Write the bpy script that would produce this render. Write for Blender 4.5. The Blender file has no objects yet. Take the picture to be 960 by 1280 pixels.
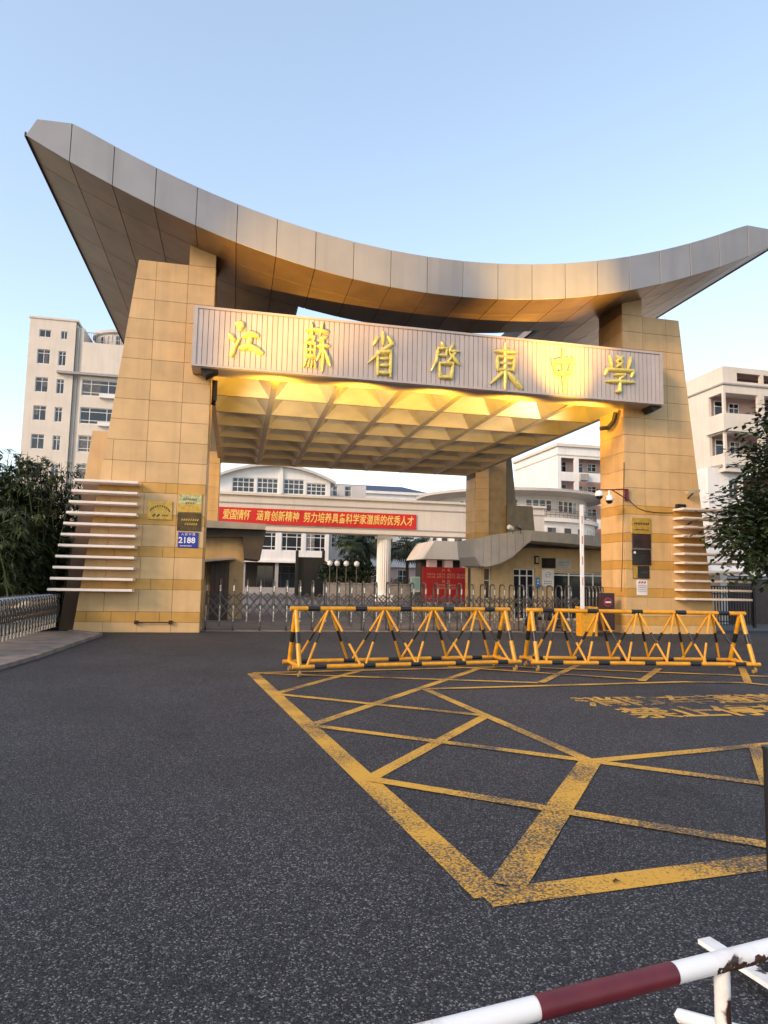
import bpy, bmesh, math, random
from mathutils import Vector, Matrix
random.seed(7)
R = math.radians
S = bpy.context.scene
COL = S.collection
# ------------------------------------------------------------------ camera, sky, sun, exposure
PSI, RHO, H, F = R(12.3), R(1.15), 1.65, 850.0
TH = math.atan(84.5 / F)
fwd = Vector((math.sin(PSI) * math.cos(TH), math.cos(PSI) * math.cos(TH), math.sin(TH)))
r0 = Vector((math.cos(PSI), -math.sin(PSI), 0)); u0 = r0.cross(fwd)
rgt = math.cos(RHO) * r0 + math.sin(RHO) * u0
up = -math.sin(RHO) * r0 + math.cos(RHO) * u0
cd = bpy.data.cameras.new('camera'); cam = bpy.data.objects.new('camera', cd); COL.objects.link(cam)
cam.matrix_world = Matrix(((rgt.x, up.x, -fwd.x, 0), (rgt.y, up.y, -fwd.y, 0), (rgt.z, up.z, -fwd.z, H), (0, 0, 0, 1)))
cd.sensor_fit = 'VERTICAL'; cd.sensor_height = 36; cd.lens = F / 1280 * 36
cd.clip_start = 0.1; cd.clip_end = 3000
S.camera = cam

SUN_EL, SUN_DIR = R(25), Vector((-0.86, -0.5, 0)).normalized()     # direction towards the sun
W = bpy.data.worlds.new('World'); S.world = W; W.use_nodes = True
nt = W.node_tree; bg = nt.nodes['Background']
sky = nt.nodes.new('ShaderNodeTexSky'); sky.sky_type = 'NISHITA'; sky.sun_disc = False
sky.sun_elevation = SUN_EL; sky.sun_rotation = math.atan2(SUN_DIR.x, SUN_DIR.y)
sky.air_density = 1.0; sky.dust_density = 1.0; sky.ozone_density = 0.0
hs0 = nt.nodes.new('ShaderNodeHueSaturation'); hs0.inputs['Saturation'].default_value = 1.02
nt.links.new(sky.outputs[0], hs0.inputs['Color']); gm0 = nt.nodes.new('ShaderNodeGamma'); gm0.inputs[1].default_value = 0.72
nt.links.new(hs0.outputs[0], gm0.inputs[0]); nt.links.new(gm0.outputs[0], bg.inputs[0]); bg.inputs[1].default_value = 0.15
sl = bpy.data.lights.new('sun', 'SUN'); sl.energy = 0.8; sl.angle = R(12); sl.color = (1.0, 0.66, 0.40)
so = bpy.data.objects.new('sun', sl); COL.objects.link(so)
to_sun = Vector((SUN_DIR.x * math.cos(SUN_EL), SUN_DIR.y * math.cos(SUN_EL), math.sin(SUN_EL)))
so.rotation_euler = to_sun.to_track_quat('Z', 'Y').to_euler()
S.view_settings.view_transform = 'Standard'; S.view_settings.look = 'None'
S.view_settings.exposure = 1.72; S.view_settings.gamma = 1; S.view_settings.use_curve_mapping = False

# warm floodlights standing at both sides of the forecourt, whose yellow glow the photo shows on sign and coffers, plus added fills with no fixture
def flood(loc, aim, e, size, blend, col=(1.0, 0.62, 0.08)):
    l = bpy.data.lights.new('floodlight', 'SPOT'); l.energy = e; l.color = col
    l.spot_size = R(size); l.spot_blend = blend; l.shadow_soft_size = 0.12
    o = bpy.data.objects.new('floodlight', l); COL.objects.link(o); o.location = loc
    o.rotation_euler = (Vector(aim) - Vector(loc)).to_track_quat('-Z', 'Y').to_euler()
flood((-8.5, 9.0, 0.5), (2.6, 20.0, 11.2), 11000, 22, 1.0, (1.0, 0.55, 0.10))
flood((15.5, 9.0, 0.5), (9.6, 20.0, 11.2), 15000, 21, 1.0, (1.0, 0.55, 0.10))
flood((15.5, 9.1, 0.6), (10.25, 20.0, 8.7), 15000, 9, 1.0, (1.0, 0.60, 0.03))
flood((-8.5, 9.1, 0.6), (0.9, 20.0, 8.3), 6500, 12, 1.0)
flood((-0.55, 21.15, 3.9), (7.5, 27.5, 11.0), 480, 80, 0.9, (1.0, 0.84, 0.60))       # added fill with no fixture, by the front pillars, up into the coffers
flood((12.55, 21.15, 3.9), (4.5, 27.5, 11.0), 480, 80, 0.9, (1.0, 0.84, 0.60))
for fx in (1.0, 3.6, 6.2, 8.8, 11.4): flood((fx, 20.45, 6.9), (fx, 23.0, 8.6), 165, 150, 0.6, (1.0, 0.58, 0.05))   # added fill with no fixture under the sign board, for the first coffer row

# ------------------------------------------------------------------ pixel -> place helpers (photo is 960 x 1280)
def ray(x, y): return fwd * F + rgt * (x - 480) - up * (y - 640)
CAMP = Vector((0, 0, H))
def onZ(x, y, z=0.0): d = ray(x, y); return CAMP + d * ((z - H) / d.z)
def onY(x, y, Y): d = ray(x, y); return CAMP + d * (Y / d.y)
def onX(x, y, X): d = ray(x, y); return CAMP + d * (X / d.x)

# ------------------------------------------------------------------ materials
MATS = {}
def pm(name, col, rough=0.6, metal=0.0, var=0.12, scale=3.0, bump=0.0, bscale=40.0, rnd=0.0, stain=0.0, spec=0.5, tint=None):
    """procedural material: base colour with noise variation, optional per-object variation, streaky dirt and fine bump"""
    if name in MATS: return MATS[name]
    m = bpy.data.materials.new(name); m.use_nodes = True; n = m.node_tree.nodes; L = m.node_tree.links
    b = n['Principled BSDF']; b.inputs['Roughness'].default_value = rough; b.inputs['Metallic'].default_value = metal
    b.inputs['Specular IOR Level'].default_value = spec
    tc = n.new('ShaderNodeNewGeometry')
    nz = n.new('ShaderNodeTexNoise'); nz.inputs['Scale'].default_value = scale; nz.inputs['Detail'].default_value = 5
    L.new(tc.outputs['Position'], nz.inputs['Vector'])
    mx = n.new('ShaderNodeMix'); mx.data_type = 'RGBA'
    c2 = tint if tint else [c * (1 - 2 * var) for c in col]
    mx.inputs[6].default_value = (*[min(1, c * (1 + var * .5)) for c in col], 1); mx.inputs[7].default_value = (*c2, 1)
    mr = n.new('ShaderNodeMapRange'); mr.inputs[1].default_value = 0.35; mr.inputs[2].default_value = 0.75
    L.new(nz.outputs[0], mr.inputs[0]); L.new(mr.outputs[0], mx.inputs[0])
    out = mx.outputs[2]
    if stain > 0:
        mp = n.new('ShaderNodeMapping'); mp.inputs['Scale'].default_value = (2.2, 2.2, 0.12)
        L.new(tc.outputs['Position'], mp.inputs[0])
        n2 = n.new('ShaderNodeTexNoise'); n2.inputs['Scale'].default_value = 1.6; n2.inputs['Detail'].default_value = 6
        L.new(mp.outputs[0], n2.inputs['Vector'])
        r2 = n.new('ShaderNodeMapRange'); r2.inputs[1].default_value = 0.5; r2.inputs[2].default_value = 0.75; r2.inputs[4].default_value = stain
        L.new(n2.outputs[0], r2.inputs[0])
        m2 = n.new('ShaderNodeMix'); m2.data_type = 'RGBA'; m2.inputs[7].default_value = (*[c * 0.35 for c in col], 1)
        L.new(r2.outputs[0], m2.inputs[0]); L.new(out, m2.inputs[6]); out = m2.outputs[2]
    if rnd > 0:
        oi = n.new('ShaderNodeObjectInfo'); hs = n.new('ShaderNodeHueSaturation')
        r3 = n.new('ShaderNodeMapRange'); r3.inputs[3].default_value = 1 - rnd; r3.inputs[4].default_value = 1 + rnd
        L.new(oi.outputs['Random'], r3.inputs[0]); L.new(r3.outputs[0], hs.inputs['Value']); L.new(out, hs.inputs['Color']); out = hs.outputs[0]
    L.new(out, b.inputs['Base Color'])
    if bump > 0:
        nb = n.new('ShaderNodeTexNoise'); nb.inputs['Scale'].default_value = bscale; nb.inputs['Detail'].default_value = 4
        L.new(tc.outputs['Position'], nb.inputs['Vector'])
        bp = n.new('ShaderNodeBump'); bp.inputs['Strength'].default_value = bump; bp.inputs['Distance'].default_value = 0.02
        L.new(nb.outputs[0], bp.inputs['Height']); L.new(bp.outputs[0], b.inputs['Normal'])
    MATS[name] = m; return m

def asphalt_nodes(m):
    n = m.node_tree.nodes; L = m.node_tree.links
    g = n.new('ShaderNodeNewGeometry')
    v = n.new('ShaderNodeTexVoronoi'); v.inputs['Scale'].default_value = 125
    L.new(g.outputs['Position'], v.inputs['Vector'])
    sp = n.new('ShaderNodeSeparateColor'); L.new(v.outputs['Color'], sp.inputs[0])
    cr = n.new('ShaderNodeValToRGB'); e = cr.color_ramp
    e.elements[0].color = (.007, .007, .009, 1); e.elements[1].position = 1; e.elements[1].color = (.20, .198, .205, 1)
    a = e.elements.new(.55); a.color = (.025, .025, .0305, 1); a = e.elements.new(.85); a.color = (.05, .05, .056, 1)
    L.new(sp.outputs[0], cr.inputs[0])
    nz = n.new('ShaderNodeTexNoise'); nz.inputs['Scale'].default_value = 0.35; nz.inputs['Detail'].default_value = 8; nz.inputs['Roughness'].default_value = .65
    L.new(g.outputs['Position'], nz.inputs['Vector'])
    mr = n.new('ShaderNodeMapRange'); mr.inputs[1].default_value = .3; mr.inputs[2].default_value = .7; mr.inputs[3].default_value = .72; mr.inputs[4].default_value = 1.3
    L.new(nz.outputs[0], mr.inputs[0])
    mu = n.new('ShaderNodeVectorMath'); mu.operation = 'SCALE'; L.new(cr.outputs[0], mu.inputs[0]); L.new(mr.outputs[0], mu.inputs['Scale'])
    st = n.new('ShaderNodeTexNoise'); st.inputs['Scale'].default_value = .9; st.inputs['Detail'].default_value = 3; L.new(g.outputs['Position'], st.inputs['Vector'])
    sr = n.new('ShaderNodeMapRange'); sr.inputs[1].default_value = .62; sr.inputs[2].default_value = .74; sr.inputs[3].default_value = 1; sr.inputs[4].default_value = .62; L.new(st.outputs[0], sr.inputs[0])
    wp = n.new('ShaderNodeTexNoise'); wp.inputs['Scale'].default_value = 1.5; wp.inputs['Detail'].default_value = 5; L.new(g.outputs['Position'], wp.inputs['Vector'])
    av = n.new('ShaderNodeVectorMath'); av.operation = 'ADD'; L.new(g.outputs['Position'], av.inputs[0]); L.new(wp.outputs['Color'], av.inputs[1])
    ck = n.new('ShaderNodeTexVoronoi'); ck.feature = 'DISTANCE_TO_EDGE'; ck.inputs['Scale'].default_value = .22; L.new(av.outputs[0], ck.inputs['Vector'])
    kr = n.new('ShaderNodeMapRange'); kr.inputs[1].default_value = .0008; kr.inputs[2].default_value = .003; kr.inputs[3].default_value = .55; kr.inputs[4].default_value = 1; L.new(ck.outputs['Distance'], kr.inputs[0])
    mm1 = n.new('ShaderNodeMath'); mm1.operation = 'MULTIPLY'; L.new(sr.outputs[0], mm1.inputs[0]); L.new(kr.outputs[0], mm1.inputs[1])
    mu2 = n.new('ShaderNodeVectorMath'); mu2.operation = 'SCALE'; L.new(mu.outputs[0], mu2.inputs[0]); L.new(mm1.outputs[0], mu2.inputs['Scale']); mu = mu2
    bp = n.new('ShaderNodeBump'); bp.inputs['Strength'].default_value = .55; bp.inputs['Distance'].default_value = .006
    L.new(v.outputs['Distance'], bp.inputs['Height']); bp.invert = True
    return g, mu.outputs[0], bp.outputs[0]
def mat_asphalt():
    m = bpy.data.materials.new('asphalt'); m.use_nodes = True
    g, c, nrm = asphalt_nodes(m); b = m.node_tree.nodes['Principled BSDF']
    m.node_tree.links.new(c, b.inputs['Base Color']); m.node_tree.links.new(nrm, b.inputs['Normal'])
    b.inputs['Roughness'].default_value = .75; b.inputs['Specular IOR Level'].default_value = .3
    return m
def mat_paint():
    m = bpy.data.materials.new('worn_yellow_paint'); m.use_nodes = True
    g, c, nrm = asphalt_nodes(m); n = m.node_tree.nodes; L = m.node_tree.links; b = n['Principled BSDF']
    nz = n.new('ShaderNodeTexNoise'); nz.inputs['Scale'].default_value = 60; nz.inputs['Detail'].default_value = 3
    n2 = n.new('ShaderNodeTexNoise'); n2.inputs['Scale'].default_value = 1.1; n2.inputs['Detail'].default_value = 4
    L.new(g.outputs['Position'], nz.inputs['Vector']); L.new(g.outputs['Position'], n2.inputs['Vector'])
    ad = n.new('ShaderNodeMath'); ad.operation = 'ADD'; L.new(nz.outputs[0], ad.inputs[0]); L.new(n2.outputs[0], ad.inputs[1])
    mr = n.new('ShaderNodeMapRange'); mr.inputs[1].default_value = .93; mr.inputs[2].default_value = 1.16; L.new(ad.outputs[0], mr.inputs[0])
    mr.inputs[3].default_value = 0.0; mr.inputs[4].default_value = 0.95
    inv = n.new('ShaderNodeMath'); inv.operation = 'SUBTRACT'; inv.inputs[0].default_value = 1.0; L.new(mr.outputs[0], inv.inputs[1])
    mx = n.new('ShaderNodeMix'); mx.data_type = 'RGBA'; L.new(inv.outputs[0], mx.inputs[0])
    L.new(c, mx.inputs[6]); mx.inputs[7].default_value = (.62, .33, .035, 1)
    L.new(mx.outputs[2], b.inputs['Base Color']); L.new(nrm, b.inputs['Normal']); b.inputs['Roughness'].default_value = .7
    return m
ASPH = mat_asphalt(); PAINT = mat_paint()
TILE = pm('pale_gold_stone', (.63, .40, .18), .45, var=.07, scale=2.0, rnd=.075, stain=.22)
BAND = pm('deep_gold_stone', (.55, .295, .062), .45, var=.10, scale=2.0, rnd=.06, stain=.12)
REARSHADE = pm('shaded_grey_stone', (.20, .165, .12), .7, stain=.25)  # pillar stone greyed, the shade on the rear pillars is in this colour
BASESHADE = pm('shaded_brown_stone', (.13, .07, .035), .55, stain=.2)  # side slab stone darkened, the shade below the fins is in this colour
CORE = pm('stone_joint', (.33, .205, .09), .8, stain=.3)
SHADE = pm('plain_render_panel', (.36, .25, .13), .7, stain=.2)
FASC = pm('grey_aluminium', (.29, .283, .288), .5, .3, var=.05, scale=1.2, rnd=.035, stain=.18)
SOFF = pm('bronze_aluminium', (.31, .205, .12), .38, .4, var=.12, scale=1.0, rnd=.075, stain=.22)
DARKM = pm('dark_joint', (.025, .022, .02), .6)
SIGN = pm('pinkish_aluminium', (.50, .41, .365), .4, .2, var=.05, scale=1.5, rnd=.035)
SIGNF = pm('sign_frame_metal', (.50, .40, .35), .4, .3, var=.05)
GOLD = pm('gold_leaf_letter', (.80, .64, .18), .35, .3, var=.15, scale=14, bump=.15, bscale=25)
COFF = pm('coffer_panel', (.50, .42, .31), .42, .2, var=.08, scale=1.5, rnd=.05)
RIB = pm('coffer_rib', (.36, .29, .21), .45, .3, var=.1)
FIN = pm('white_fin', (.78, .68, .61), .45, .1, var=.05)
STEEL = pm('stainless_steel', (.50, .48, .47), .25, .95, var=.1, scale=8)
STEELD = pm('dull_steel', (.12, .11, .105), .45, .7, var=.15, scale=10)
YEL = pm('yellow_enamel', (.66, .30, .012), .35, var=.12, scale=9, tint=(.50, .21, .01))
BLK = pm('black_enamel', (.012, .012, .014), .4)
WHITE = pm('white_paint', (.78, .76, .74), .45, var=.05, scale=3)
WALLW = pm('white_wall', (.77, .745, .715), .8, var=.05, scale=.6, stain=.14)
WALLC = pm('cream_wall', (.67, .595, .51), .8, var=.05, scale=.6, stain=.14)
WALLP = pm('pale_pink_wall', (.60, .42, .38), .8, var=.06, scale=.6)
WALLG = pm('pale_grey_wall', (.55, .52, .49), .8, var=.06, scale=.6, stain=.12)
TRIMG = pm('grey_trim', (.34, .32, .31), .7, var=.08)
ROOFB = pm('blue_roof_tile', (.045, .055, .10), .6, var=.2, scale=6)
GLASS = pm('dark_glass', (.022, .027, .033), .07, var=.3, scale=.8, rnd=.4, spec=.6)
FRAME = pm('white_window_frame', (.70, .69, .67), .5, var=.04)
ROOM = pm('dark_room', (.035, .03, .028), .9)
RED = pm('red_banner', (.62, .018, .015), .6, var=.1, scale=1.5)
REDB = pm('red_board', (.40, .012, .018), .5, var=.12, scale=1.5)
BTXT = pm('banner_gold_text', (.90, .62, .16), .6, var=.04)
PTXT = pm('pale_pink_text', (.75, .42, .36), .6)
GUARDW = pm('guardhouse_wall', (.52, .36, .17), .6, var=.08, stain=.2)
GFASC = pm('guardhouse_cladding', (.36, .34, .32), .5, .3, var=.06, stain=.15)
CONC = pm('pavement_concrete', (.20, .17, .15), .85, var=.25, scale=2.5, bump=.2, bscale=60)
YARD = pm('yard_paving', (.17, .15, .14), .85, var=.15, scale=.8)
BRASS = pm('brass_plate', (.58, .34, .055), .35, .4, var=.18, scale=9)
BRONZE = pm('bronze_plate', (.10, .06, .02), .35, .5, var=.3, scale=7)
BLACKP = pm('black_plate', (.02, .013, .012), .25, var=.2)
BLUE = pm('blue_enamel', (.012, .025, .30), .35, var=.06)
PAPER = pm('white_paper', (.72, .68, .66), .7)
GREYP = pm('grey_print', (.28, .25, .27), .7)
LEAF = pm('dark_leaf', (.030, .048, .018), .55, var=.5, scale=1.3, tint=(.010, .018, .008))
LEAFB = pm('bamboo_leaf', (.050, .066, .022), .55, var=.5, scale=1.2, tint=(.013, .020, .008))
LEAF2 = pm('light_leaf', (.055, .08, .028), .5, var=.4, scale=1.5)
LEAFB2 = pm('light_bamboo_leaf', (.062, .078, .028), .5, var=.4, scale=1.5)
LEAFP = pm('palm_leaf', (.035, .060, .022), .5, var=.4, scale=2)
BARK = pm('brown_bark', (.07, .05, .035), .9, var=.3, scale=9, bump=.4, bscale=30)
CULM = pm('bamboo_culm', (.09, .10, .04), .6, var=.2)
IRON = pm('dark_iron', (.03, .022, .02), .5, .3)
GLOBE = pm('white_globe', (.85, .84, .82), .3)
TEAL = pm('teal_board', (.30, .52, .50), .5, var=.1)
HEDGE = pm('hedge_leaf', (.045, .055, .02), .6, var=.5, scale=2.0, tint=(.02, .02, .01))
STONEP = pm('granite_planter', (.32, .30, .29), .8, var=.15, scale=4)
MAROON = pm('maroon_enamel', (.12, .014, .022), .45, var=.15, scale=12)
RUST = pm('rust', (.06, .024, .010), .9, var=.4, scale=60)
REDS = pm('red_sign', (.42, .03, .05), .4)

def worn_white():
    m = bpy.data.materials.new('chipped_white_paint'); m.use_nodes = True; n = m.node_tree.nodes; L = m.node_tree.links
    b = n['Principled BSDF']; b.inputs['Roughness'].default_value = .38
    g = n.new('ShaderNodeTexCoord')
    a = n.new('ShaderNodeTexNoise'); a.inputs['Scale'].default_value = 7; a.inputs['Detail'].default_value = 6
    L.new(g.outputs['Object'], a.inputs['Vector'])
    r1 = n.new('ShaderNodeMapRange'); r1.inputs[1].default_value = .635; r1.inputs[2].default_value = .66
    L.new(a.outputs[0], r1.inputs[0])
    r2 = n.new('ShaderNodeMapRange'); r2.inputs[1].default_value = .52; r2.inputs[2].default_value = .68; r2.inputs[4].default_value = .35
    L.new(a.outputs[0], r2.inputs[0])
    m1 = n.new('ShaderNodeMix'); m1.data_type = 'RGBA'; m1.inputs[6].default_value = (.76, .77, .78, 1); m1.inputs[7].default_value = (.45, .27, .14, 1)
    L.new(r2.outputs[0], m1.inputs[0])
    m2 = n.new('ShaderNodeMix'); m2.data_type = 'RGBA'; m2.inputs[7].default_value = (.035, .018, .012, 1)
    L.new(r1.outputs[0], m2.inputs[0]); L.new(m1.outputs[2], m2.inputs[6]); L.new(m2.outputs[2], b.inputs['Base Color'])
    return m
CHIP = worn_white()

# ------------------------------------------------------------------ object helpers
WL = {}
def tag(o, label=None, cat=None, group=None, kind=None):
    if label: o['label'] = label
    if cat: o['category'] = cat
    if group: o['group'] = group
    if kind: o['kind'] = kind
    return o
def thing(name, label, cat, loc=(0, 0, 0), group=None):
    o = bpy.data.objects.new(name, None); o.empty_display_size = .2; COL.objects.link(o); o.location = loc
    WL[o] = Vector(loc); return tag(o, label, cat, group)
def inst(name, me, parent=None, loc=(0, 0, 0), rot=(0, 0, 0), scale=(1, 1, 1)):
    o = bpy.data.objects.new(name, me); COL.objects.link(o); loc = Vector(loc)
    if parent: o.parent = parent; o.location = loc - WL[parent]
    else: o.location = loc
    o.rotation_euler = rot; o.scale = scale; WL[o] = loc; return o
def copy_tree(o, parent=None):
    c = o.copy(); COL.objects.link(c); c.parent = parent; WL[c] = WL[o].copy()
    for ch in o.children: copy_tree(ch, c)
    return c

class MB:
    def __init__(s): s.v = []; s.f = []; s.m = []; s.mi = 0
    def add(s, vs, fs):
        b = len(s.v); s.v += [tuple(v) for v in vs]; s.f += [tuple(i + b for i in f) for f in fs]; s.m += [s.mi] * len(fs); return s
    def quad(s, a, b, c, d): return s.add([a, b, c, d], [(0, 1, 2, 3)])
    def box(s, x0, y0, z0, x1, y1, z1):
        return s.add([(x0, y0, z0), (x1, y0, z0), (x1, y1, z0), (x0, y1, z0), (x0, y0, z1), (x1, y0, z1), (x1, y1, z1), (x0, y1, z1)],
                     [(0, 3, 2, 1), (4, 5, 6, 7), (0, 1, 5, 4), (1, 2, 6, 5), (2, 3, 7, 6), (3, 0, 4, 7)])
    def prism(s, pts, d, cap=True):
        """polygon (list of Vectors) extruded by vector d"""
        n = len(pts); d = Vector(d); vs = [Vector(p) for p in pts]; vs += [p + d for p in vs]
        fs = [(i, (i + 1) % n, n + (i + 1) % n, n + i) for i in range(n)]
        if cap: fs += [tuple(range(n))[::-1], tuple(range(n, 2 * n))]
        return s.add(vs, fs)
    def tube(s, p0, p1, r, n=10, r1=None, cap=True):
        p0 = Vector(p0); p1 = Vector(p1); r1 = r if r1 is None else r1
        q = (p1 - p0).to_track_quat('Z', 'Y'); a = q @ Vector((1, 0, 0)); b = q @ Vector((0, 1, 0))
        vs = []
        for P, rr in ((p0, r), (p1, r1)):
            vs += [P + (a * math.cos(2 * math.pi * i / n) + b * math.sin(2 * math.pi * i / n)) * rr for i in range(n)]
        fs = [(i, (i + 1) % n, n + (i + 1) % n, n + i) for i in range(n)]
        if cap: fs += [tuple(range(n))[::-1], tuple(range(n, 2 * n))]
        return s.add(vs, fs)
    def path(s, pts, r, n=8):
        pts = [Vector(p) for p in pts]; m = len(pts); vs = []
        for i, p in enumerate(pts):
            d = (pts[min(i + 1, m - 1)] - pts[max(i - 1, 0)]).normalized()
            a = d.cross(Vector((0.13, 0.07, 1)) if abs(d.z) < .9 else Vector((1, .1, 0))).normalized(); b = d.cross(a)
            rr = r[i] if isinstance(r, (list, tuple)) else r
            vs += [p + (a * math.cos(2 * math.pi * k / n) + b * math.sin(2 * math.pi * k / n)) * rr for k in range(n)]
        fs = [(j * n + k, j * n + (k + 1) % n, (j + 1) * n + (k + 1) % n, (j + 1) * n + k) for j in range(m - 1) for k in range(n)]
        fs += [tuple(range(n))[::-1], tuple(range((m - 1) * n, m * n))]
        return s.add(vs, fs)
    def lathe(s, c, prof, n=16):
        c = Vector(c); vs = []; k = len(prof)
        for r, z in prof:
            vs += [c + Vector((r * math.cos(2 * math.pi * i / n), r * math.sin(2 * math.pi * i / n), z)) for i in range(n)]
        fs = [(j * n + i, j * n + (i + 1) % n, (j + 1) * n + (i + 1) % n, (j + 1) * n + i) for j in range(k - 1) for i in range(n)]
        return s.add(vs, fs)
    def slab(s, pts, nrm, t, ch=.006):
        """thin chamfered piece: polygon pts (counter-clockwise seen from the front), front normal nrm, thickness t"""
        pts = [Vector(p) for p in pts]; nrm = Vector(nrm).normalized(); c = sum(pts, Vector()) / len(pts); n = len(pts)
        fr = []
        for p in pts:
            d = c - p; L = d.length; fr.append(p + d * (ch * 1.4 / max(L, .02)) + nrm * t)
        mid = [p + nrm * (t - ch) for p in pts]
        vs = pts + mid + fr
        fs = [(i, (i + 1) % n, n + (i + 1) % n, n + i) for i in range(n)] + [(n + i, n + (i + 1) % n, 2 * n + (i + 1) % n, 2 * n + i) for i in range(n)] + [tuple(range(2 * n, 3 * n))]
        return s.add(vs, fs)
    def mesh(s, name, mats, off=(0, 0, 0), smooth=False):
        off = Vector(off)
        me = bpy.data.meshes.new(name); me.from_pydata([tuple(Vector(v) - off) for v in s.v], [], s.f); me.update()
        for m in (mats if isinstance(mats, (list, tuple)) else [mats]): me.materials.append(m)
        if any(s.m): me.polygons.foreach_set('material_index', s.m)
        bm = bmesh.new(); bm.from_mesh(me); bmesh.ops.recalc_face_normals(bm, faces=bm.faces); bm.to_mesh(me); bm.free()
        if smooth:
            me.polygons.foreach_set('use_smooth', [True] * len(me.polygons))
            if hasattr(me, 'set_sharp_from_angle'): me.set_sharp_from_angle(angle=R(40))
        return me
    def build(s, name, mats, parent=None, smooth=False, loc=None):
        off = WL[parent] if parent else Vector(loc or (0, 0, 0))
        me = s.mesh(name, mats, off, smooth)
        o = bpy.data.objects.new(name, me); COL.objects.link(o); o.parent = parent
        if not parent: o.location = off
        WL[o] = Vector(off); return o
def struct(name, mb, mat, smooth=False): return tag(mb.build(name, mat, None, smooth), kind='structure')

def text_mb(body, size, origin, xdir=(1, 0, 0), ydir=(0, 0, 1), depth=.01, bold=0.0, align='CENTER', sx=1.0, shear=0.0, mb=None, spacing=1.0):
    c = bpy.data.curves.new('t', 'FONT'); c.body = body; c.size = size; c.align_x = align; c.align_y = 'CENTER'
    c.resolution_u = 2; c.extrude = depth / 2; c.offset = bold; c.shear = shear; c.space_character = spacing
    o = bpy.data.objects.new('t', c); COL.objects.link(o); dg = bpy.context.evaluated_depsgraph_get(); dg.update()
    me = bpy.data.meshes.new_from_object(o.evaluated_get(dg)); bpy.data.objects.remove(o); bpy.data.curves.remove(c)
    xd = Vector(xdir); yd = Vector(ydir); zd = xd.cross(yd); og = Vector(origin)
    mb = mb or MB()
    mb.add([og + xd * v.co.x * sx + yd * v.co.y + zd * (v.co.z + depth / 2) for v in me.vertices], [tuple(p.vertices) for p in me.polygons])
    bpy.data.meshes.remove(me); return mb

# ------------------------------------------------------------------ SETTING: ground
m = MB(); m.quad((-1500, -1500, 0), (1500, -1500, 0), (1500, 1500, 0), (-1500, 1500, 0)); struct('road', m, ASPH)
m = MB(); m.quad((-60, 22.3, .006), (80, 22.3, .006), (80, 140, .006), (-60, 140, .006)); struct('courtyard', m, YARD)
# concrete pavement wedge by the folded gate, in slabs with joints
m = MB()
A = [(-4.05, 10.5), (-3.62, 14.3), (-3.36, 19.6), (-4.35, 20.75)]
m.prism([(-12, 8.0, 0), (-4.5, 8.0, 0), (-4.05, 10.5, 0), (-3.62, 14.3, 0), (-3.36, 19.6, 0), (-4.3, 20.7, 0), (-12, 20.7, 0)], (0, 0, .05))
pav = struct('pavement', m, CONC)
m = MB()
for a, b in zip(A[:-1], A[1:-1] + [A[-1]]):
    a = Vector((*a, .05)); b = Vector((*b, .05)); d = (b - a).normalized(); nn = Vector((-d.y, d.x, 0)); L = (b - a).length; k = max(1, int(L / 1.0))
    for i in range(k):
        p = a + d * (L * i / k + .006); q = a + d * (L * (i + 1) / k - .006)
        inst('kerb_stone', MB().slab([p, q, q + nn * .14, p + nn * .14], (0, 0, 1), .03, .008).mesh('kerb_stone', CONC), pav)
m = MB(); m.box(-1.0, 21.3, .0, 13.0, 22.0, .02); struct('gate_track_strip', m, CONC)

# yellow box marking (endpoints read off on the ground plane)
def strip(mb, p, q, w=.15, z=.004):
    a = onZ(*p); b = onZ(*q); d = (b - a).normalized(); n_ = Vector((-d.y, d.x, 0)) * (w / 2); zz = Vector((0, 0, z))
    k = max(1, int((b - a).length / .5))
    for i in range(k):
        s0 = a + (b - a) * (i / k); s1 = a + (b - a) * ((i + 1) / k)
        mb.quad(s0 + n_ + zz, s0 - n_ + zz, s1 - n_ + zz, s1 + n_ + zz)
m = MB()
strip(m, (316, 842), (613, 1121), .19, .004); strip(m, (606, 1124), (990, 1074), .19, .0045)
for i, (p, q) in enumerate([((345, 867), (455, 837)), ((392, 906), (604, 834)), ((464, 973), (608, 895)), ((634, 1108), (738, 952)),
             ((738, 952), (992, 928)), ((532, 862), (738, 952)), ((738, 952), (990, 985)), ((345, 868), (606, 895)),
             ((386, 907), (738, 952)), ((464, 975), (992, 1063)), ((316, 842), (672, 854)),
             ((532, 862), (850, 853)), ((850, 853), (930, 854)), ((930, 854), (1000, 861)), ((676, 854), (722, 832)), ((802, 852), (824, 836)), ((926, 832), (935, 854)),
             ((316, 842), (640, 834)), ((640, 834), (1000, 848)), ((560, 834), (800, 850)), ((945, 936), (962, 985))]):
    strip(m, p, q, .13 if i != 3 else .2, .0050 + .0005 * i)
tag(m.build('road_marking', PAINT), kind='structure')
m = MB()
for i, ch in enumerate('消防车通道'): text_mb(ch, .72, (5.12 + .68 * i, 8.85, .004), (1, 0, 0), (0, 1, 0), .003, .012, mb=m)
for i, ch in enumerate('禁止停车'): text_mb(ch, .72, (5.32 + .68 * i, 8.02, .004), (1, 0, 0), (0, 1, 0), .003, .012, mb=m)
tag(m.build('road_lettering', PAINT), kind='structure')

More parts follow.
